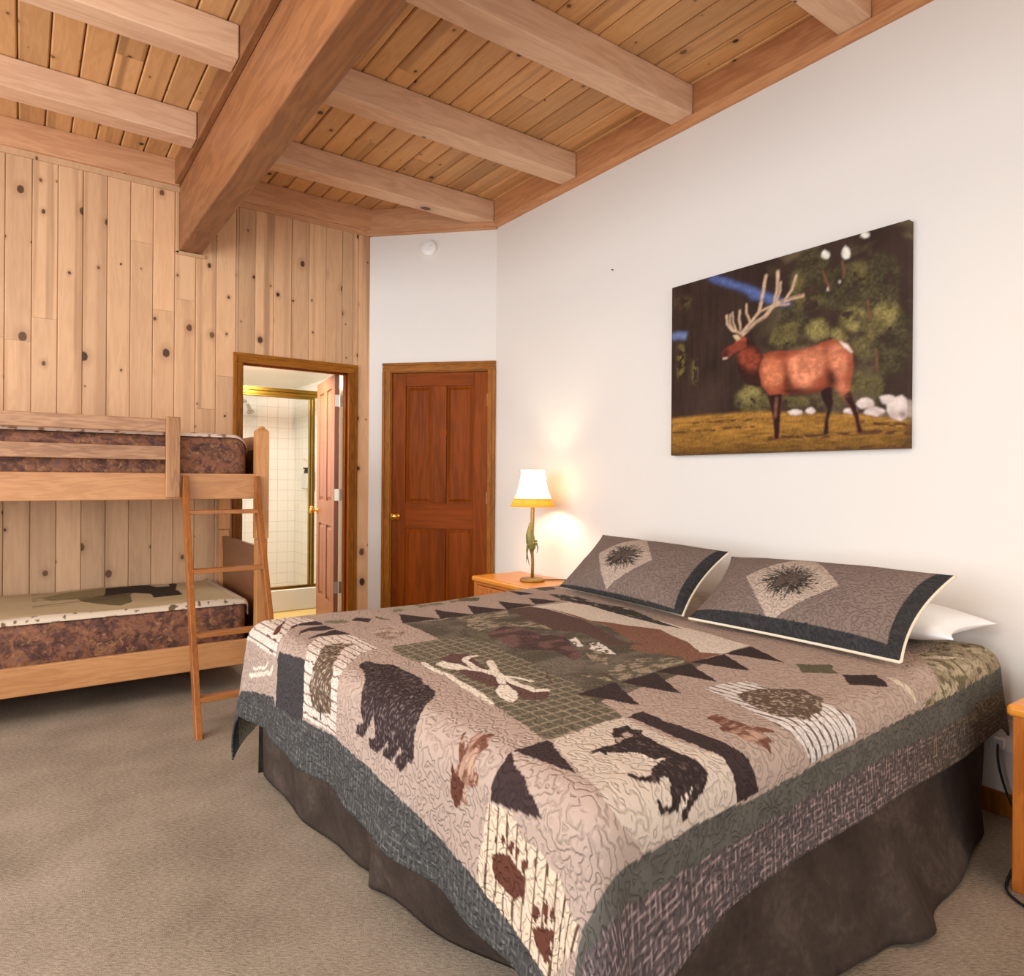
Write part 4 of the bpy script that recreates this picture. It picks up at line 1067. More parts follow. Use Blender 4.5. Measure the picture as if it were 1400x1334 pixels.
# canvas wrapped over the stretcher sides carries the edge colours of the picture
def side(Pa, cols, name='wrapped_side'):
    a = np.stack([Pa, Pa + np.array([.0395, 0, 0])], 1); c = np.stack([cols, cols], 1)
    grid_mesh(name, a, M['canvas'], c, None, t, smooth=False)
side(Pc[-1], I[-1] * 1.15); side(Pc[0], I[0]); side(Pc[:, -1], I[:, -1]); side(Pc[:, 0], I[:, 0])
MB().box(XW - .036, XW - .001, CY1 + .004, CY0 - .004, CZ0 + .004, CZ1 - .004).build('stretcher', M['bunk_x'], t)
# ------------------------------------------------------------------ king bed
BA = R_(2.0); HNX, HNY = 2.85, .93; BL, BWd, BR, BH = 2.05, 2.0, .075, .622
EF, EN, EX, EH = .39, .318, .31, .15
def bed_pt(p, q, z): return (HNX - p * math.cos(BA) - q * math.sin(BA), HNY - p * math.sin(BA) + q * math.cos(BA), z)
t = thing('king_bed', 'king bed with a brown suede skirt against the white wall', 'bed', bed_pt(1., 1., 0))
def bed_slab(e, z0, z1, r, mat, name, **kw):
    mb = rounded_slab(e, BL - e, e, BWd - e, z0, z1, .09, r)
    mb.v = [bed_pt(*v) for v in mb.v]
    return mb.build(name, mat, t, smooth=True)
bed_slab(.03, .34, BH - .022, .06, M['linen'], 'mattress')
bed_slab(.33, .0, .338, .02, M['boxspring'], 'bed_base')
# suede skirt: falls from under the mattress, billowing at the hem
top, bot = [], []
def skt(a, b): top.append(a); bot.append(b)
F0 = lambda y: (.811 + .052 - (y - .858) * .035, y)
skt(F0(2.80), (.800, 2.80)); skt(F0(2.63), (.800, 2.63)); skt(F0(2.45), (.806, 2.46)); skt(F0(2.31), (.816, 2.31)); skt(F0(2.12), (.838, 2.12)); skt(F0(1.98), (.856, 1.97)); skt((.850, 1.90), (.870, 1.90)); skt((.846, 1.84), (.842, 1.86)); skt(F0(1.72), (.858, 1.76))
skt(F0(1.55), (.892, 1.58)); skt(F0(1.36), (.952, 1.42)); skt(F0(1.2), (1.02, 1.28)); skt((.866, 1.06), (1.09, 1.16)); skt((.90, .955), (1.17, 1.05)); skt((1.0, .915), (1.26, .965)); skt((1.25, .922), (1.42, .90)); skt((1.5, .93), (1.6, .866)); skt((1.66, .936), (1.74, .852)); skt((1.78, .94), (1.83, .852)); skt((1.88, .944), (1.89, .800)); skt((1.98, .948), (1.97, .800)); skt((2.1, .952), (2.08, .84)); skt((2.3, .96), (2.26, .858)); skt((2.5, .966), (2.46, .89)); skt((2.68, .972), (2.66, .93)); skt((2.80, .977), (2.72, .965))
def dense(pts, k=8):
    return [tuple(v)[:2] for v in cr([(a, b, 0) for a, b in pts], k)]
tp, bt = dense(top), dense(bot)
rows = 22; n = len(tp)
P = np.zeros((n, rows, 3))
for i in range(n):
    s = i / 8.
    for j in range(rows):
        f = j / (rows - 1); g = f ** 1.6
        x = tp[i][0] * (1 - g) + bt[i][0] * g; y = tp[i][1] * (1 - g) + bt[i][1] * g
        rip = .005 * math.sin(s * 2.9) * f + .004 * math.sin(s * 7.3 + 1) * f * (1 - f) * 2
        nrm = Vector((-.9, -.1)) if y > 1.3 and x < 1.1 else Vector((-.1, -.95))
        P[i, j] = (x + nrm.x * rip, y + nrm.y * rip, .352 * (1 - f) + .012 * f + .006 * math.sin(s * 1.7) * f)
sk = grid_mesh('bed_skirt', P, M['skirt'], None, None, t)
m = sk.modifiers.new('thick', 'SOLIDIFY'); m.thickness = .003
far = [bed_pt(2.0 - .1 * k, 1.955, 0) for k in range(20)]
P = np.array([[(x, y + .01 * f, .352 * (1 - f) + .012 * f) for f in np.linspace(0, 1, 8)] for x, y, _ in far])
grid_mesh('bed_skirt', P, M['skirt'], None, None, t)

# patchwork quilt: cloth coordinates u (foot hem -> head) and v (near hem -> far hem), in metres
def quilt_surface(u, v):
    LF, WF = BL - 2 * BR, BWd - 2 * BR
    q = np.clip((.32 - u) / .42, 0, 1); v = np.where(v < 0, v * (1 + .32 * q * q * (3 - 2 * q)), v)
    q = np.clip((.45 - u) / .6, 0, 1); v = np.where(v > WF, WF + (v - WF) * (1 + .55 * q * q * (3 - 2 * q)), v)   # and a long flap at the far foot corner
    a = np.where(u < 0, -u, np.where(u > LF, u - LF, 0.)); sa = np.where(u < 0, -1., 1.)
    b = np.where(v < 0, -v, np.where(v > WF, v - WF, 0.)); sb = np.where(v < 0, -1., 1.)
    r = np.hypot(a, b); rr = np.maximum(r, 1e-9); ca, cb = a / rr, b / rr
    arc = BR * PI / 2; q = np.minimum(r, arc) / BR
    h = BR * np.sin(q); d = BR * (1 - np.cos(q)); ex = np.maximum(r - arc, 0)
    s2 = 2 * ca * cb
    k = .05 + np.where(u < 0, np.where(v > WF, .12, .16), .1) * s2 ** 1.5
    sv = np.sin(v * 2 * PI / .62 + .8) * .5 + np.sin(v * 2 * PI / .31 + 2.) * .3
    su = np.sin(u * 2 * PI / .7 + .3) * .4
    k = k + ca * ca * (1 - s2) * sv * .10 + cb * cb * (1 - s2) * su * .06
    h = h + ex * k; d = d + ex * np.sqrt(np.maximum(1 - k * k, 0))
    lu = np.clip(u, 0, LF) + sa * h * ca; lv = np.clip(v, 0, WF) + sb * h * cb
    z = BH - d + .006 * np.sin(u * 5.1 + 1) * np.sin(v * 4.3)
    p = BL - BR - lu; q = lv + BR
    return np.stack([HNX - p * math.cos(BA) - q * math.sin(BA), HNY - p * math.sin(BA) + q * math.cos(BA), z], -1)
QU0, QU1, QV0, QV1 = -EF, (BL - 2 * BR) + EH, -EN, (BWd - 2 * BR) + EX
st = .0042
u = np.arange(QU0, QU1 + st * .5, st); v = np.arange(QV0, QV1 + st * .5, st)
U, V = np.meshgrid(u, v, indexing='ij')
P = quilt_surface(U, V)
QC = {'tan': (174, 151, 136), 'dark': (58, 43, 41), 'cream': (220, 204, 186), 'cream2': (204, 186, 162), 'creamtan': (200, 182, 164), 'footborder': (66, 66, 62), 'slate': (62, 57, 57), 'rust': (92, 52, 38), 'white': (226, 212, 192),
      'olive': (98, 90, 68), 'umber': (94, 70, 62), 'umberred': (98, 68, 60), 'redbrown': (132, 92, 72), 'slatebrown': (92, 78, 74), 'greenborder': (88, 90, 80), 'neartweed': (78, 70, 68)}
def two(a, b, f): return lin(a) * (1 - f[..., None]) + lin(b) * f[..., None]
wob = .010
wu = U + wob * (fbm(U * 38, V * 38, 3, 2) - .5); wv = V + wob * (fbm(U * 38, V * 38, 8, 2) - .5)
def stripes(c, period, duty, w=.006): return (((c + w * (vnoise(U * 40, V * 40, 6) - .5)) / period) % 1.) < duty
def stuff_col(nm, m):
    a, b = U[m], V[m]
    if nm in QC: c = np.broadcast_to(lin(QC[nm]), (m.sum(), 3)).copy()
    elif nm == 'grid':
        g = ((a / .038) % 1 < .22) | ((b / .038) % 1 < .22); nn = fbm(a * 90, b * 90, 5, 2)
        c = two((92, 84, 66), (146, 130, 108), np.where(g, .9, .1) * (.5 + nn * .9))
    elif nm == 'scene': c = two((86, 77, 63), (114, 101, 86), sstep(.35, .65, fbm(a * 9, b * 14, 5, 5)))
    elif nm == 'tanmot': c = two((98, 88, 72), (160, 142, 118), sstep(.42, .6, fbm(a * 40, b * 75, 7, 4)))
    elif nm == 'umbermot': c = two((78, 56, 52), (112, 82, 74), sstep(.4, .62, fbm(a * 22, b * 22, 9, 4)))
    elif nm == 'olivemot': c = two((84, 78, 58), (108, 98, 78), fbm(a * 20, b * 20, 4, 4))
    elif nm == 'whitemot': c = two((104, 90, 74), (232, 220, 206), sstep(.38, .5, fbm(a * 60, b * 60, 4, 3)))
    elif nm in ('rustmot',): c = two((112, 70, 54), (176, 140, 118), sstep(.45, .68, fbm(a * 30, b * 70, 4, 4)))
    elif nm == 'leafmot': c = two((140, 114, 98), (182, 160, 142), sstep(.4, .6, fbm(a * 30, b * 30, 14, 4)))
    elif nm == 'darkmot': c = two((54, 40, 39), (152, 134, 126), sstep(.66, .9, vnoise(a * 170, b * 280, 4)) * .5)
    elif nm == 'bearmot': c = two((50, 37, 35), (96, 78, 70), sstep(.58, .8, fbm(a * 150, b * 110, 4, 2)))
    elif nm == 'treemot': c = two((98, 78, 62), (184, 164, 142), sstep(.56, .76, fbm(a * 130, b * 130, 4, 2)))
    elif nm == 'creammot': c = two((60, 46, 42), (222, 206, 188), sstep(.42, .5, fbm(a * 120, b * 120, 4, 2)))
    elif nm == 'camo': c = two((122, 112, 90), (164, 150, 126), sstep(.45, .58, fbm(a * 22, b * 22, 4, 3)))
    elif nm == 'camo2':
        c = two((150, 134, 108), (176, 160, 132), sstep(.42, .6, fbm(a * 16, b * 30, 4, 3))); k = fbm(a * 46, b * 46, 11, 4) > .58
        c[k] = lin((110, 98, 74))
    elif nm == 'slatemot': c = two((66, 62, 56), (206, 190, 170), sstep(.66, .74, fbm(a * 60, b * 14, 4, 3)))
    elif nm in ('hstripe', 'fringe'):
        g = stripes(U, .030, .15)[m]; c = two((218, 198, 182), (104, 84, 76), g * 1.)
    elif nm == 'vstripe':
        g = stripes(V, .031, .17)[m]; c = two((214, 190, 164), (96, 70, 56), g * 1.)
    elif nm == 'vstripe2':
        g = stripes(U, .027, .25)[m]; c = two((218, 206, 196), (104, 90, 82), g * 1.)
    else: c = np.broadcast_to(lin(QC['tan']), (m.sum(), 3)).copy()
    return c
def tweed(a, b, base, thread, s=.02, amt=1.):
    ra = np.abs((a / s + .15 * vnoise(a * 30, b * 30, 5)) % 1 - .5); rb = np.abs((b / s + .15 * vnoise(a * 30, b * 30, 6)) % 1 - .5)
    t1 = sstep(.26, .12, ra) * vnoise(a / .004, b / .011, 21); t2 = sstep(.26, .12, rb) * vnoise(a / .011, b / .004, 22)
    k = sstep(.38, .85, t1) + sstep(.38, .85, t2) + .25 * vnoise(a / .005, b / .005, 24)
    return two(base, thread, np.clip(k * amt, 0, 1))
C = np.empty(U.shape + (3,)); C[:] = lin(QC['tan'])
C *= (.94 + .12 * fbm(U * 5, V * 5, 2, 3))[..., None]
# far side border and head end
far = V > 1.80 + .01 * np.sin(U * 9)
C[(V > 1.93)] = two((96, 90, 76), (128, 118, 98), fbm(U * 20, V * 20, 3, 3))[V > 1.93]
hd = U > 1.72
C[hd] = two((146, 130, 108), (170, 152, 132), sstep(.42, .58, fbm(U * 18, V * 18, 3, 3)))[hd]
PAT = [["footborder",[[-0.326,1.838],[-0.242,1.51],[-0.282,1.502],[-0.354,1.47],[-0.234,1.226],[-0.23,1.078],[-0.222,0.994],[-0.238,0.598],[-0.274,0.434],[-0.282,0.282],[-0.342,0.014],[-0.39,0.086],[-0.39,0.49],[-0.374,0.506],[-0.346,0.586],[-0.338,0.662],[-0.342,0.766],[-0.334,0.854],[-0.334,0.91],[-0.362,1.07],[-0.346,1.21],[-0.366,1.494],[-0.39,1.522],[-0.39,2.126],[-0.386,2.046],[-0.366,1.954]]],
["slate",[[-0.078,1.518],[-0.058,1.294],[-0.09,1.254],[-0.162,1.234],[-0.238,1.226],[-0.354,1.434],[-0.362,1.494],[-0.182,1.494],[-0.11,1.498]]],
["fringe",[[-0.1,1.525],[-0.1,2.1],[0.0,2.1],[0.1,1.86],[0.155,1.75],[0.075,1.7],[0.02,1.655],[-0.02,1.6]]],
["rust",[[-0.046,1.666],[0.062,1.826],[-0.022,1.654],[-0.038,1.638]]],
["white",0.012,[[-0.19,1.762],[-0.158,1.634],[-0.134,1.606]]],
["white",0.016,[[-0.222,1.794],[-0.166,1.574],[-0.138,1.55]]],
["dark",[[0.002,1.63],[0.038,1.69],[0.078,1.722],[0.146,1.73],[0.154,1.654],[0.118,1.658],[0.066,1.69],[0.018,1.65]]],
["dark",[[-0.002,1.526],[0.038,1.602],[0.082,1.63],[0.146,1.634],[0.166,1.566],[0.11,1.558],[0.062,1.582],[0.026,1.562]]],
["dark",[[0.002,1.442],[0.03,1.486],[0.074,1.518],[0.154,1.55],[0.174,1.45],[0.122,1.474],[0.062,1.486],[0.026,1.47]]],
["hstripe",[[-0.054,1.306],[-0.014,1.386],[0.058,1.478],[0.17,1.446],[0.166,1.226],[0.094,1.194],[-0.062,1.026],[-0.086,0.994],[-0.118,0.986],[-0.182,0.99],[-0.218,0.998],[-0.222,1.226],[-0.118,1.246],[-0.086,1.262]]],
["treemot",[[0.03,1.354],[0.074,1.362],[0.138,1.314],[0.078,1.294],[0.018,1.214],[-0.066,1.066],[-0.094,1.038],[-0.126,1.03],[-0.162,1.034],[-0.182,1.106],[-0.182,1.162],[-0.142,1.194],[-0.082,1.202],[-0.034,1.25]]],
["dark",0.008,[[-0.158,1.11],[-0.198,1.11]]],
["dark",[[0.31,1.71],[0.358,1.654],[0.314,1.598],[0.27,1.666]]],
["olive",[[0.398,1.698],[0.41,1.586],[0.39,1.622],[0.374,1.666]]],
["leafmot",[[0.25,1.43],[0.298,1.47],[0.33,1.47],[0.358,1.498],[0.354,1.466],[0.362,1.39],[0.346,1.354],[0.298,1.31],[0.254,1.298],[0.238,1.326],[0.238,1.378]]],
["camo",[[0.566,1.862],[0.79,1.866],[0.846,1.862],[0.906,1.866],[0.97,1.854],[1.018,1.818],[0.958,1.75],[0.894,1.798],[0.758,1.79],[0.558,1.754],[0.498,1.738]]],
["camo",[[0.17,1.706],[0.206,1.706],[0.27,1.682],[0.242,1.634],[0.194,1.642],[0.174,1.662]]],
["olive",[[0.922,1.866],[0.974,1.846],[1.018,1.818],[0.958,1.754],[0.89,1.806]]],
["grid",[[0.218,1.21],[0.354,1.198],[0.398,1.19],[0.518,1.13],[0.474,0.794],[0.418,0.478],[0.326,0.234],[0.214,0.234],[0.078,0.23],[0.186,0.89],[0.186,1.15]]],
["grid",[[0.27,0.426],[0.366,0.438],[0.346,0.35],[0.326,0.234],[0.09,0.226],[0.114,0.462],[0.182,0.706],[0.258,0.458]]],
["scene",[[0.422,1.526],[0.474,1.51],[0.522,1.486],[0.574,1.47],[0.666,1.498],[0.822,1.502],[0.878,1.498],[0.938,1.502],[1.014,1.49],[1.098,1.486],[1.022,0.726],[1.022,0.678],[0.942,0.43],[0.346,0.346],[0.418,0.478],[0.458,0.722],[0.518,1.13],[0.398,1.19],[0.418,1.37]]],
["cream",[[1.066,1.478],[1.29,1.466],[1.294,1.378],[1.302,1.414],[1.318,1.346],[1.354,1.222],[1.314,0.918],[1.286,0.794],[1.278,0.738],[1.218,0.506],[1.214,0.458],[1.05,0.454],[1.01,0.518],[1.094,0.634],[1.122,0.742],[1.178,0.826],[1.122,0.994],[1.11,1.054],[1.074,1.102],[1.098,1.21],[1.11,1.374],[1.086,1.422]]],
["redbrown",[[1.11,1.374],[1.098,1.21],[1.074,1.102],[1.11,1.054],[1.122,0.994],[1.178,0.826],[1.134,0.75],[1.094,0.634],[1.01,0.518],[1.05,0.454],[0.886,0.462],[0.91,0.526],[0.894,0.558],[0.958,0.806],[1.054,0.994],[1.062,1.126],[1.094,1.29]]],
["umber",[[0.938,1.494],[1.066,1.478],[1.082,1.374],[1.058,1.134],[0.918,0.806],[0.894,0.73],[0.826,0.758],[0.874,0.942],[0.846,0.986],[0.822,1.038],[0.854,1.206],[0.894,1.342]]],
["tanmot",[[0.65,1.474],[0.93,1.486],[0.85,1.362],[0.714,1.33],[0.746,1.29],[0.854,1.19],[0.814,1.046],[0.77,1.138],[0.738,1.174],[0.714,1.222],[0.65,1.21],[0.59,1.206],[0.554,1.27],[0.642,1.362]]],
["umbermot",[[0.546,1.142],[0.702,1.206],[0.738,1.134],[0.722,1.002],[0.786,0.954],[0.698,0.806],[0.654,0.714],[0.598,0.694],[0.618,0.822],[0.562,0.866],[0.538,0.894],[0.53,0.966],[0.57,1.082]]],
["olivemot",[[0.602,1.362],[0.57,1.134],[0.51,1.002],[0.49,1.106],[0.538,1.23]]],
["tanmot",[[0.65,0.59],[0.798,0.59],[0.902,0.518],[0.882,0.478],[0.71,0.462],[0.558,0.458],[0.582,0.538]]],
["tanmot",[[0.69,0.742],[0.746,0.726],[0.698,0.642],[0.646,0.598],[0.638,0.646]]],
["redbrown",[[0.91,0.73],[0.938,0.654],[0.918,0.57],[0.858,0.614],[0.854,0.694]]],
["whitemot",[[0.758,0.894],[0.81,0.914],[0.742,0.798],[0.718,0.802]]],
["whitemot",[[0.786,0.818],[0.826,0.818],[0.81,0.766],[0.762,0.666],[0.742,0.69],[0.734,0.758]]],
["tanmot",[[0.49,0.562],[0.558,0.522],[0.538,0.458],[0.514,0.498],[0.502,0.53]]],
["umber",0.006,[[0.446,0.658],[0.402,0.602],[0.374,0.546]]],
["umberred",[[0.262,0.978],[0.33,1.002],[0.366,0.958],[0.326,0.842],[0.27,0.59],[0.274,0.534],[0.31,0.486],[0.258,0.438],[0.218,0.466],[0.222,0.59],[0.21,0.638],[0.214,0.738],[0.23,0.818],[0.278,0.802],[0.282,0.882],[0.258,0.926]]],
["white",[[0.222,0.93],[0.254,0.942],[0.274,0.886],[0.278,0.802],[0.234,0.826],[0.214,0.87]]],
["white",0.026,[[0.274,0.802],[0.306,0.75],[0.298,0.69],[0.286,0.61],[0.286,0.514],[0.314,0.506]]],
["white",0.022,[[0.37,0.926],[0.346,0.93],[0.314,0.902],[0.29,0.818],[0.294,0.726]]],
["white",0.024,[[0.37,0.846],[0.31,0.734],[0.258,0.63]]],
["white",0.018,[[0.294,0.69],[0.326,0.65],[0.334,0.594]]],
["white",[[0.206,0.59],[0.242,0.618],[0.258,0.606],[0.238,0.546],[0.206,0.494],[0.17,0.466],[0.166,0.498],[0.178,0.546]]],
["white",0.018,[[0.198,0.966],[0.186,0.89],[0.182,0.79],[0.17,0.73],[0.158,0.63],[0.134,0.538],[0.122,0.494]]],
["white",0.014,[[0.182,0.906],[0.178,0.798],[0.158,0.698],[0.134,0.57]]],
["darkmot",[[0.03,1.074],[0.062,1.094],[0.086,1.038],[0.114,1.006],[0.102,0.814],[0.082,0.762],[0.07,0.682],[0.026,0.626],[-0.03,0.582],[-0.058,0.554],[-0.09,0.538],[-0.13,0.53],[-0.146,0.542],[-0.146,0.554],[-0.182,0.586],[-0.174,0.614],[-0.158,0.614],[-0.138,0.59],[-0.126,0.598],[-0.174,0.634],[-0.174,0.682],[-0.158,0.686],[-0.142,0.658],[-0.13,0.662],[-0.178,0.714],[-0.174,0.766],[-0.154,0.774],[-0.146,0.734],[-0.126,0.734],[-0.09,0.754],[-0.166,0.806],[-0.162,0.85],[-0.142,0.846],[-0.126,0.81],[-0.078,0.846],[-0.026,0.914]]],
["rustmot",[[-0.046,0.382],[-0.038,0.39],[-0.022,0.39],[-0.038,0.378],[-0.062,0.346],[0.002,0.358],[-0.018,0.342],[0.01,0.326],[-0.01,0.31],[-0.022,0.31],[-0.034,0.294],[-0.05,0.298],[-0.082,0.29],[-0.086,0.274],[-0.102,0.266],[-0.114,0.282],[-0.114,0.302],[-0.126,0.314],[-0.138,0.31],[-0.146,0.298],[-0.158,0.302],[-0.158,0.314],[-0.15,0.318],[-0.17,0.33],[-0.178,0.35],[-0.162,0.362],[-0.142,0.358],[-0.13,0.366],[-0.094,0.37],[-0.102,0.35],[-0.086,0.346],[-0.066,0.366]]],
["rust",[[-0.094,0.37],[-0.11,0.346],[-0.114,0.314],[-0.17,0.33],[-0.178,0.35],[-0.162,0.362],[-0.13,0.366]]],
["dark",[[-0.014,0.234],[0.014,0.226],[0.082,0.226],[0.018,0.066],[-0.01,0.202]]],
["dark",[[-0.018,0.23],[-0.046,0.17],[-0.054,0.142],[-0.082,0.078],[-0.094,0.062],[-0.118,0.218],[-0.046,0.222]]],
["vstripe",[[-0.122,0.226],[-0.114,0.146],[-0.146,0.11],[-0.146,0.054],[-0.17,-0.002],[-0.198,-0.042],[-0.206,-0.066],[-0.194,-0.094],[-0.234,-0.102],[-0.274,-0.078],[-0.314,-0.038],[-0.342,-0.002],[-0.338,0.062],[-0.342,0.098],[-0.314,0.17],[-0.298,0.25],[-0.146,0.23]]],
["rust",[[-0.222,0.206],[-0.21,0.194],[-0.198,0.162],[-0.198,0.146],[-0.218,0.094],[-0.246,0.098],[-0.27,0.122],[-0.262,0.19],[-0.246,0.202]]],
["rust",[[-0.186,0.186],[-0.198,0.186],[-0.186,0.198],[-0.174,0.19],[-0.178,0.186]]],
["rust",[[-0.174,0.162],[-0.186,0.166],[-0.182,0.174],[-0.166,0.174],[-0.162,0.166],[-0.166,0.166]]],
["rust",[[-0.174,0.138],[-0.19,0.142],[-0.186,0.154],[-0.166,0.146],[-0.166,0.138]]],
["rust",[[-0.178,0.118],[-0.194,0.122],[-0.186,0.13],[-0.17,0.13],[-0.166,0.118]]],
["rust",[[-0.19,0.09],[-0.198,0.09],[-0.21,0.106],[-0.194,0.11],[-0.182,0.098],[-0.182,0.09]]],
["rust",[[-0.29,0.062],[-0.27,0.034],[-0.262,0.006],[-0.274,0.002],[-0.31,0.006],[-0.326,0.014],[-0.31,0.05]]],
["rust",[[-0.254,0.042],[-0.274,0.05],[-0.27,0.062],[-0.246,0.058],[-0.242,0.05],[-0.246,0.046]]],
["rust",[[-0.238,0.018],[-0.262,0.022],[-0.262,0.03],[-0.238,0.034],[-0.222,0.026],[-0.226,0.022]]],
["rust",[[-0.238,0.002],[-0.254,0.006],[-0.254,0.01],[-0.238,0.014],[-0.222,0.01],[-0.226,0.006]]],
["creamtan",[[0.086,0.218],[0.326,0.234],[0.31,0.094],[0.318,-0.014],[0.346,-0.042],[0.33,-0.098],[0.33,-0.122],[0.21,-0.122],[0.038,-0.102],[-0.002,-0.054],[-0.006,-0.026],[0.066,0.174]]],
["dark",[[0.334,0.226],[0.398,0.238],[0.39,0.142],[0.394,0.114],[0.39,0.006],[0.394,-0.018],[0.41,-0.054],[0.406,-0.09],[0.41,-0.122],[0.33,-0.122],[0.33,-0.098],[0.346,-0.042],[0.326,-0.01],[0.338,0.19]]],
["bearmot",[[0.226,0.174],[0.246,0.19],[0.298,0.186],[0.282,0.166],[0.298,0.146],[0.278,0.13],[0.262,0.018],[0.274,-0.03],[0.27,-0.05],[0.25,-0.066],[0.158,-0.098],[0.154,-0.086],[0.17,-0.074],[0.174,-0.062],[0.15,-0.078],[0.102,-0.074],[0.098,-0.066],[0.102,-0.054],[0.11,-0.054],[0.114,-0.066],[0.134,-0.066],[0.166,-0.034],[0.158,-0.026],[0.134,-0.034],[0.094,-0.014],[0.098,0.01],[0.11,0.006],[0.11,-0.01],[0.13,-0.014],[0.186,0.01],[0.19,0.038],[0.182,0.074],[0.138,0.102],[0.126,0.09],[0.126,0.114],[0.106,0.118],[0.11,0.134],[0.122,0.126],[0.15,0.13],[0.17,0.122],[0.19,0.122],[0.21,0.15]]],
["tan",[[0.238,0.154],[0.262,0.158],[0.254,0.134],[0.226,0.13]]],
["tan",[[0.21,0.15],[0.226,0.146],[0.222,0.13],[0.198,0.122]]],
["creammot",[[0.182,0.074],[0.194,0.062],[0.218,0.014],[0.194,0.01],[0.186,0.034]]],
["creammot",[[0.222,-0.054],[0.17,-0.082],[0.158,-0.082],[0.17,-0.07],[0.198,-0.058]]],
["rustmot",[[0.49,0.106],[0.526,0.122],[0.538,0.102],[0.53,0.082],[0.534,0.05],[0.526,0.018],[0.562,-0.034],[0.502,-0.014],[0.518,-0.034],[0.526,-0.054],[0.506,-0.046],[0.486,-0.07],[0.482,-0.054],[0.45,-0.022],[0.458,0.002],[0.446,0.038],[0.458,0.054],[0.478,0.058],[0.49,0.086]]],
["dark",[[0.354,0.426],[0.534,0.458],[0.434,0.274],[0.37,0.402]]],
["dark",[[0.546,0.45],[0.71,0.458],[0.606,0.274],[0.554,0.418]]],
["dark",[[0.718,0.466],[0.878,0.458],[0.786,0.286],[0.734,0.438]]],
["dark",[[0.89,0.462],[1.05,0.446],[0.954,0.286],[0.938,0.318],[0.906,0.426]]],
["dark",[[1.054,0.454],[1.206,0.446],[1.11,0.27],[1.07,0.418]]],
["dark",[[0.502,1.694],[0.574,1.542],[0.594,1.486],[0.538,1.498],[0.422,1.51]]],
["dark",[[0.686,1.702],[0.726,1.554],[0.75,1.49],[0.642,1.494],[0.586,1.49]]],
["dark",[[0.862,1.698],[0.882,1.622],[0.906,1.554],[0.934,1.494],[0.758,1.498]]],
["dark",[[1.026,1.682],[1.05,1.614],[1.106,1.498],[0.934,1.494]]],
["dark",[[1.19,1.658],[1.262,1.498],[1.186,1.502],[1.114,1.51]]],
["dark",[[1.23,1.862],[1.27,1.79],[1.27,1.714],[1.202,1.738]]],
["slatebrown",[[1.378,1.834],[1.462,1.862],[1.506,1.838],[1.47,1.766],[1.378,1.754]]],
["vstripe2",[[0.802,0.262],[0.85,0.234],[0.83,-0.01],[0.842,-0.042],[0.87,-0.066],[0.854,-0.11],[0.626,-0.118],[0.602,-0.062],[0.594,-0.014],[0.662,0.166],[0.686,0.218],[0.702,0.27],[0.754,0.266]]],
["treemot",[[0.726,0.182],[0.814,0.174],[0.902,0.094],[0.87,0.018],[0.786,-0.026],[0.682,-0.03],[0.654,-0.006],[0.642,0.026],[0.678,0.122]]],
["olive",[[1.122,0.234],[1.202,0.166],[1.13,0.106],[1.054,0.174]]],
["dark",[[1.126,0.094],[1.178,0.05],[1.21,0.03],[1.146,-0.034],[1.102,-0.018],[1.05,0.03]]],
["cream2",[[1.218,0.006],[1.238,-0.062],[1.218,-0.102],[1.194,-0.034]]],
["camo2",[[1.586,0.05],[1.838,0.074],[1.914,0.066],[1.914,-0.002],[1.93,-0.09],[1.942,-0.122],[1.85,-0.134],[1.726,-0.134],[1.234,-0.106],[1.406,-0.082],[1.418,-0.05],[1.466,-0.014]]],
["cream2",[[1.55,0.042],[1.606,0.018],[1.626,-0.006],[1.658,-0.026],[1.71,-0.042],[1.594,-0.018],[1.53,0.022]]],
["slatemot",[[1.338,1.67],[1.414,1.586],[1.386,1.374],[1.422,1.206],[1.374,1.09],[1.318,0.974],[1.254,0.77],[1.258,0.894],[1.278,1.086],[1.306,1.302],[1.31,1.374],[1.286,1.526]]],
["greenborder",[[-0.186,-0.098],[-0.09,-0.13],[-0.038,-0.142],[0.158,-0.15],[0.266,-0.166],[0.59,-0.194],[0.658,-0.134],[1.146,-0.134],[1.582,-0.126],[1.866,-0.106],[1.93,-0.094],[1.954,-0.138],[1.862,-0.158],[0.53,-0.17],[0.306,-0.158],[0.302,-0.202],[0.054,-0.162],[0.006,-0.162],[-0.174,-0.126],[-0.278,-0.09],[-0.322,-0.034],[-0.35,0.014],[-0.306,-0.018],[-0.25,-0.07],[-0.218,-0.086]]],
["neartweed",[[-0.278,-0.09],[-0.054,-0.154],[0.194,-0.182],[0.302,-0.202],[0.302,-0.158],[1.574,-0.17],[1.862,-0.158],[1.954,-0.138],[2.006,-0.194],[2.026,-0.226],[2.018,-0.266],[1.998,-0.31],[2.05,-0.318],[0.098,-0.318],[0.002,-0.262],[-0.114,-0.222],[-0.178,-0.19],[-0.222,-0.162],[-0.266,-0.126],[-0.314,-0.074],[-0.342,-0.006],[-0.314,-0.054]]]]
for it in PAT:
    if it[0] in ('footborder', 'greenborder', 'neartweed'): continue
    m = poly_mask(wu, wv, it[1]) if len(it) == 2 else line_mask(wu, wv, it[2], it[1])
    if m.any(): C[m] = stuff_col(it[0], m)
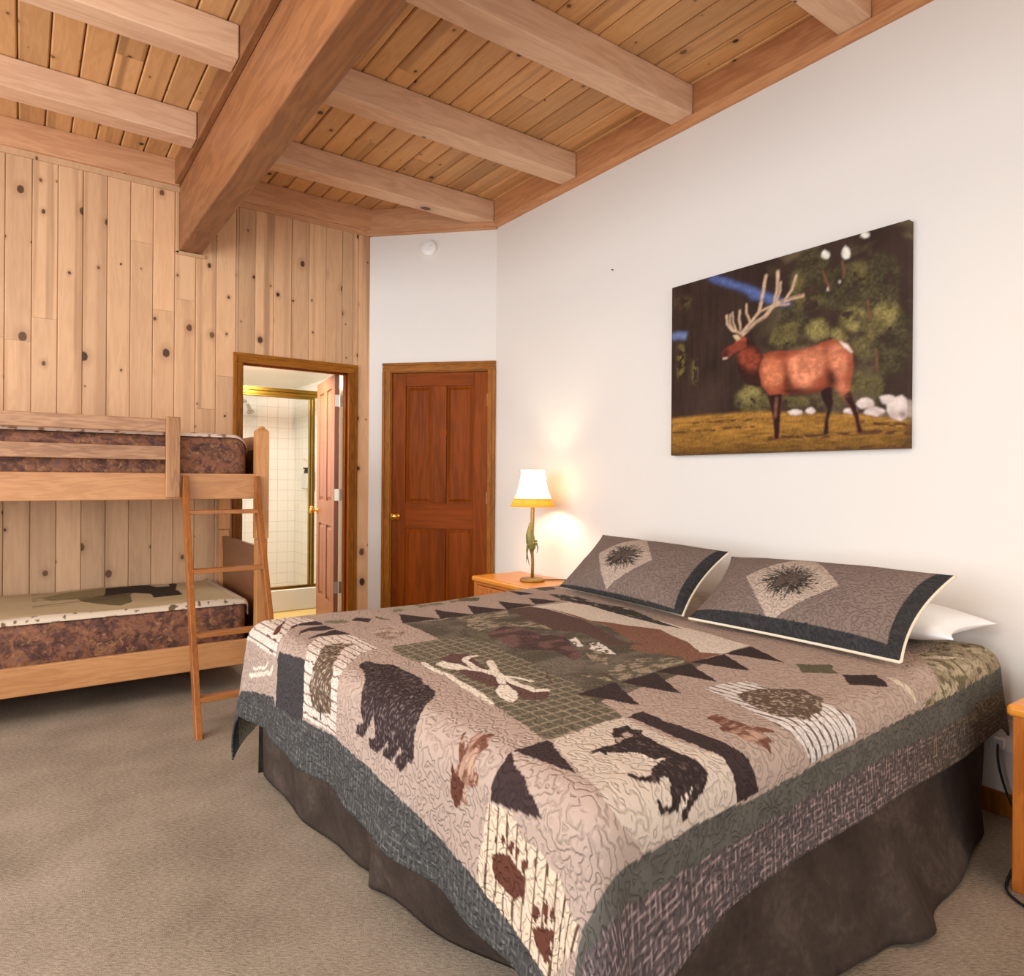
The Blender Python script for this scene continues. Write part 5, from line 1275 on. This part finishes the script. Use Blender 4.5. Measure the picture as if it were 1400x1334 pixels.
# borders
fb = np.interp(V, [-.2, .014, .28, .434, .6, .99, 1.08, 1.22, 1.27, 1.50, 1.52, 1.9, 2.3], [-.36, -.342, -.285, -.272, -.238, -.222, -.23, -.232, -.25, -.26, -.236, -.30, -.30])
m = (wu < fb) & (V > -.02 - .0 * U)
tw = tweed(U, V, (62, 60, 58), (132, 128, 122), .016, .42)
C[m] = tw[m]
g0 = np.interp(U, [-.4, -.26, -.2, 0, .16, .39, .66, 1.2, 1.65, 2.2], [-.13, -.114, -.104, -.106, -.114, -.130, -.126, -.112, -.112, -.10])
g1 = np.interp(U, [-.4, -.22, -.146, .07, .30, .6, 1.4, 1.7, 2.2], [-.145, -.134, -.138, -.166, -.198, -.192, -.194, -.184, -.18])
m = (wv < g0) & (V < -.09); nn = fbm(U * 30, V * 30, 5, 3)
C[m] = two((80, 76, 68), (102, 97, 88), nn)[m]
m = (wv < g1)
tw = tweed(U, V, (70, 62, 61), (180, 152, 146), .015, .68)
hu = sstep(.7, 1.9, U)
tw2 = tweed(U, V, (76, 66, 54), (140, 120, 96), .015, .6)
tw = tw * (1 - hu[..., None]) + tw2 * hu[..., None]
C[m] = tw[m]
q = grid_mesh('quilt', P, M['quilt'], C, np.stack([U, V], -1))
tag(q, 'lodge patchwork quilt with bear and paw blocks spread over the king bed', 'quilt')
md = q.modifiers.new('thick', 'SOLIDIFY'); md.thickness = .008; md.offset = 1.

# ------------------------------------------------------------------ pillows
def sham(name, BLc, BRc, TLc, TRc, label, border, cone_seed, Tf=.085, Tb=.035):
    root = thing(name, label, 'pillow', tuple((Vector(BLc) + Vector(BRc)) / 2), 0, 'quilted pillow shams')
    ns, nt = 200, 118
    S, T = np.meshgrid(np.linspace(0, 1, ns), np.linspace(0, 1, nt), indexing='ij')
    BLv, BRv, TLv, TRv = map(np.array, (BLc, BRc, TLc, TRc))
    B = ((1 - S) * (1 - T))[..., None] * BLv + (S * (1 - T))[..., None] * BRv + ((1 - S) * T)[..., None] * TLv + (S * T)[..., None] * TRv
    # pull the middles of the edges in, so the corners stand out like ears
    es = (BRv - BLv); et = (TLv - BLv); nrm = np.cross(es, et); nrm /= np.linalg.norm(nrm)
    if nrm[2] < 0: nrm = -nrm
    cs, ct = 2 * S - 1, 2 * T - 1
    pin = .035
    B = B - (cs * (1 - ct * ct) * pin * np.abs(cs))[..., None] * es / np.linalg.norm(es) - (ct * (1 - cs * cs) * pin * np.abs(ct) * np.where(ct > 0, .3, .15))[..., None] * et / np.linalg.norm(et)
    fl = .045
    a = np.clip(1 - np.abs(cs) ** 2.6, 0, 1); b = np.clip(1 - np.abs(ct) ** 2.2, 0, 1)
    puff = (a * b) ** .62
    wr = .006 * (fbm(S * 7, T * 5, cone_seed, 3) - .5) * np.minimum(puff * 3, 1)
    F = B + (puff * Tf + wr + .004)[..., None] * nrm
    K = B - (puff * Tb + .004)[..., None] * nrm
    w, hgt = .88, .50
    X, Y = S * w, T * hgt
    C = np.empty(S.shape + (3,)); C[:] = lin((128, 110, 100)); C *= (.9 + .2 * fbm(X * 9, Y * 9, cone_seed, 3))[..., None]
    cx, cy, hx, hy = .445 * w, .50 * hgt, .205, .228
    jx = X + .004 * (vnoise(X * 60, Y * 60, 3) - .5)
    dia = (np.abs(jx - cx) / hx + np.abs(Y - cy) / hy) < 1
    C[dia] = two((176, 156, 140), (192, 172, 154), fbm(X * 20, Y * 20, 4, 3))[dia]
    rs = np.random.RandomState(cone_seed)
    for k in range(260):
        a_ = rs.rand() * 2 * PI; L_ = .065 + .045 * rs.rand(); ox, oy = cx + rs.randn() * .018, cy + rs.randn() * .018
        p1 = (ox + L_ * math.cos(a_) * 1.05, oy + L_ * math.sin(a_) * .95)
        m = line_mask(X, Y, [(ox, oy), p1], .0034); C[m] = lin((62, 54, 48)) if k % 5 else lin((112, 98, 86))
    for ex, ey, rx, ry, ro in ((.022, .022, .034, .022, .6), (-.030, -.028, .03, .022, .9), (.028, -.012, .024, .018, -.4), (-.01, .012, .036, .024, .3)):
        dx, dy = X - cx - ex, Y - cy - ey; xr = dx * math.cos(ro) + dy * math.sin(ro); yr = -dx * math.sin(ro) + dy * math.cos(ro)
        m = (xr / rx) ** 2 + (yr / ry) ** 2 < 1
        sc = (np.sin(xr * 520) * np.sin(yr * 520 + (np.floor(xr * 165) % 2) * 1.5)) > .1
        C[m & sc] = lin((66, 54, 48)); C[m & ~sc] = lin((104, 88, 76))
    dk = lin((54, 52, 52)); jag = .003 * (vnoise(X * 90, Y * 90, 7) - .5)
    bl, br, bb, bt = border
    m = (X + jag < bl) | (X + jag > w - br) | (Y + jag < bb) | (Y + jag > hgt - bt)
    C[m] = dk * (.8 + .5 * fbm(X[m] * 60, Y[m] * 60, 5, 2))[:, None]
    grid_mesh('sham_front', F, M['sham'], C, np.stack([X, Y], -1), root)
    grid_mesh('sham_back', K, M['cream_cloth'], None, np.stack([X, Y], -1), root, flip=True)
    ed = np.concatenate([np.arange(ns)[:, None] * [1, 0], np.stack([np.full(nt, ns - 1), np.arange(nt)], 1), np.stack([np.arange(ns)[::-1], np.full(ns, nt - 1)], 1), np.stack([np.zeros(nt, int), np.arange(nt)[::-1]], 1)])
    ed = ed[(ed[:, 0] > ns - 2) | ((ed[:, 1] < 1) & (border[1] > .04) & (border[2] > .02))] if border[2] < .03 else ed[(ed[:, 0] > ns - 2) | (ed[:, 1] < 1)]
    pts = [tuple(B[i, j]) for i, j in ed[::3]]
    MB().tube(pts, .0058, 7).build('piping', M['cream_cloth'], root, smooth=True)
    return root
sham('pillow_sham', (2.262, 2.705, .654), (2.205, 1.845, .654), (2.600, 2.735, .905), (2.585, 1.900, .888),
     'quilted pinecone sham on the lamp side of the bed', (.012, .046, .014, .014), 5)
sham('pillow_sham', (2.188, 1.800, .654), (2.200, .990, .654), (2.550, 1.862, .872), (2.600, .995, .888),
     'quilted pinecone sham on the bed side farther from the lamp, above the white pillow', (.006, .046, .046, .012), 11)

def soft_pillow(name, c, half, rot, label):
    nu, nv = 60, 40
    S, T = np.meshgrid(np.linspace(-1, 1, nu), np.linspace(-1, 1, nv), indexing='ij')
    a = np.clip(1 - np.abs(S) ** 3, 0, 1); b = np.clip(1 - np.abs(T) ** 3, 0, 1); puff = (a * b) ** .55
    pin = 1 - .10 * (1 - T * T) * np.abs(S) ** 2; pin2 = 1 - .12 * (1 - S * S) * np.abs(T) ** 2
    X = S * half[0] * pin; Y = T * half[1] * pin2; w = .012 * (fbm(S * 3 + 5, T * 3 + 5, 3, 3) - .5) * puff
    ca, sa = math.cos(rot), math.sin(rot)
    up = np.stack([c[0] + X * ca - Y * sa, c[1] + X * sa + Y * ca, c[2] + puff * half[2] + w + .002], -1)
    dn = np.stack([c[0] + X * ca - Y * sa, c[1] + X * sa + Y * ca, c[2] - puff * half[2] * .8 - .002], -1)
    V_ = np.concatenate([up.reshape(-1, 3), dn.reshape(-1, 3)]); idx = np.arange(nu * nv).reshape(nu, nv)
    fs = []
    for g, fl in ((0, 0), (nu * nv, 1)):
        i0, i1, i2, i3 = idx[:-1, :-1] + g, idx[1:, :-1] + g, idx[1:, 1:] + g, idx[:-1, 1:] + g
        fs += [tuple(int(q) for q in r) for r in (np.stack([i0, i1, i2, i3] if not fl else [i0, i3, i2, i1], -1).reshape(-1, 4))]
    loop = list(idx[:, 0]) + list(idx[-1, 1:]) + list(idx[::-1, -1][1:]) + list(idx[0, ::-1][1:-1])
    for k in range(len(loop)):
        a_, b_ = int(loop[k]), int(loop[(k + 1) % len(loop)]); fs.append((a_, b_, b_ + nu * nv, a_ + nu * nv))
    mb = MB(); mb.add([tuple(p) for p in V_], fs)
    o = mb.build(name, M['linen'], None, smooth=True)
    return tag(o, label, 'pillow')
soft_pillow('white_pillow', (2.645, 1.385, .700), (.205, .435, .066), R_(2), 'plain white pillow lying flat behind the quilted sham')

# ------------------------------------------------------------------ camera
F_PX, CX, CY, ROLL = 927., 700., 655.2, R_(.41)
TH = math.atan((700 - 30) / F_PX)
cam = bpy.data.cameras.new('camera'); co = bpy.data.objects.new('camera', cam); COL.objects.link(co)
cam.sensor_width = 36.; cam.lens = 36. * F_PX / 1400.; cam.clip_start = .05
cam.shift_x = 0.; cam.shift_y = -(667. - CY) / 1400.
co.matrix_world = Matrix.Translation((0, 0, 1.21)) @ Matrix.Rotation(-TH, 4, 'Z') @ Matrix.Rotation(PI / 2, 4, 'X') @ Matrix.Rotation(ROLL, 4, 'Z')
SC.camera = co

# ------------------------------------------------------------------ light
def area(name, loc, target, sx, sy, power, color):
    l = bpy.data.lights.new(name, 'AREA'); l.shape = 'RECTANGLE'; l.size = sx; l.size_y = sy; l.energy = power; l.color = color
    o = bpy.data.objects.new(name, l); COL.objects.link(o); o.location = loc
    o.rotation_euler = (Vector(target) - Vector(loc)).to_track_quat('-Z', 'Y').to_euler(); return o
def point(name, loc, power, color, r=.04):
    l = bpy.data.lights.new(name, 'POINT'); l.energy = power; l.color = color; l.shadow_soft_size = r
    o = bpy.data.objects.new(name, l); COL.objects.link(o); o.location = loc; return o
area('window_daylight', (.2, -2.4, 1.55), (.6, 3., 1.1), 3.2, 1.9, 62, (.86, .93, 1.))
area('side_window_daylight', (-2.45, 2.3, 1.75), (2.4, 4.2, 1.5), 4.2, 2.3, 178, (.88, .94, 1.))
area('added_overhead_fill', (-.6, 1.1, 3.05), (-.3, 1.4, 0.), 1.2, 1.2, 40, (1., .96, .92))  # added out-of-view fill, brightens carpet and bed from above; not a known fixture
point('second_lamp_light', (2.38, -.08, 1.3), 11, (1., .78, .50), .05)
area('bathroom_light', (1.45, 5.6, 2.12), (1.6, 6.2, .4), .7, .5, 60, (1., .97, .92))
w = bpy.data.worlds.new('World'); SC.world = w; w.use_nodes = True
bg = w.node_tree.nodes['Background']; bg.inputs[0].default_value = (.97, .97, 1., 1); bg.inputs[1].default_value = .8
vs = SC.view_settings
vs.view_transform = 'Standard'; vs.look = 'None'; vs.gamma = 1.; vs.use_curve_mapping = False; vs.exposure = .05
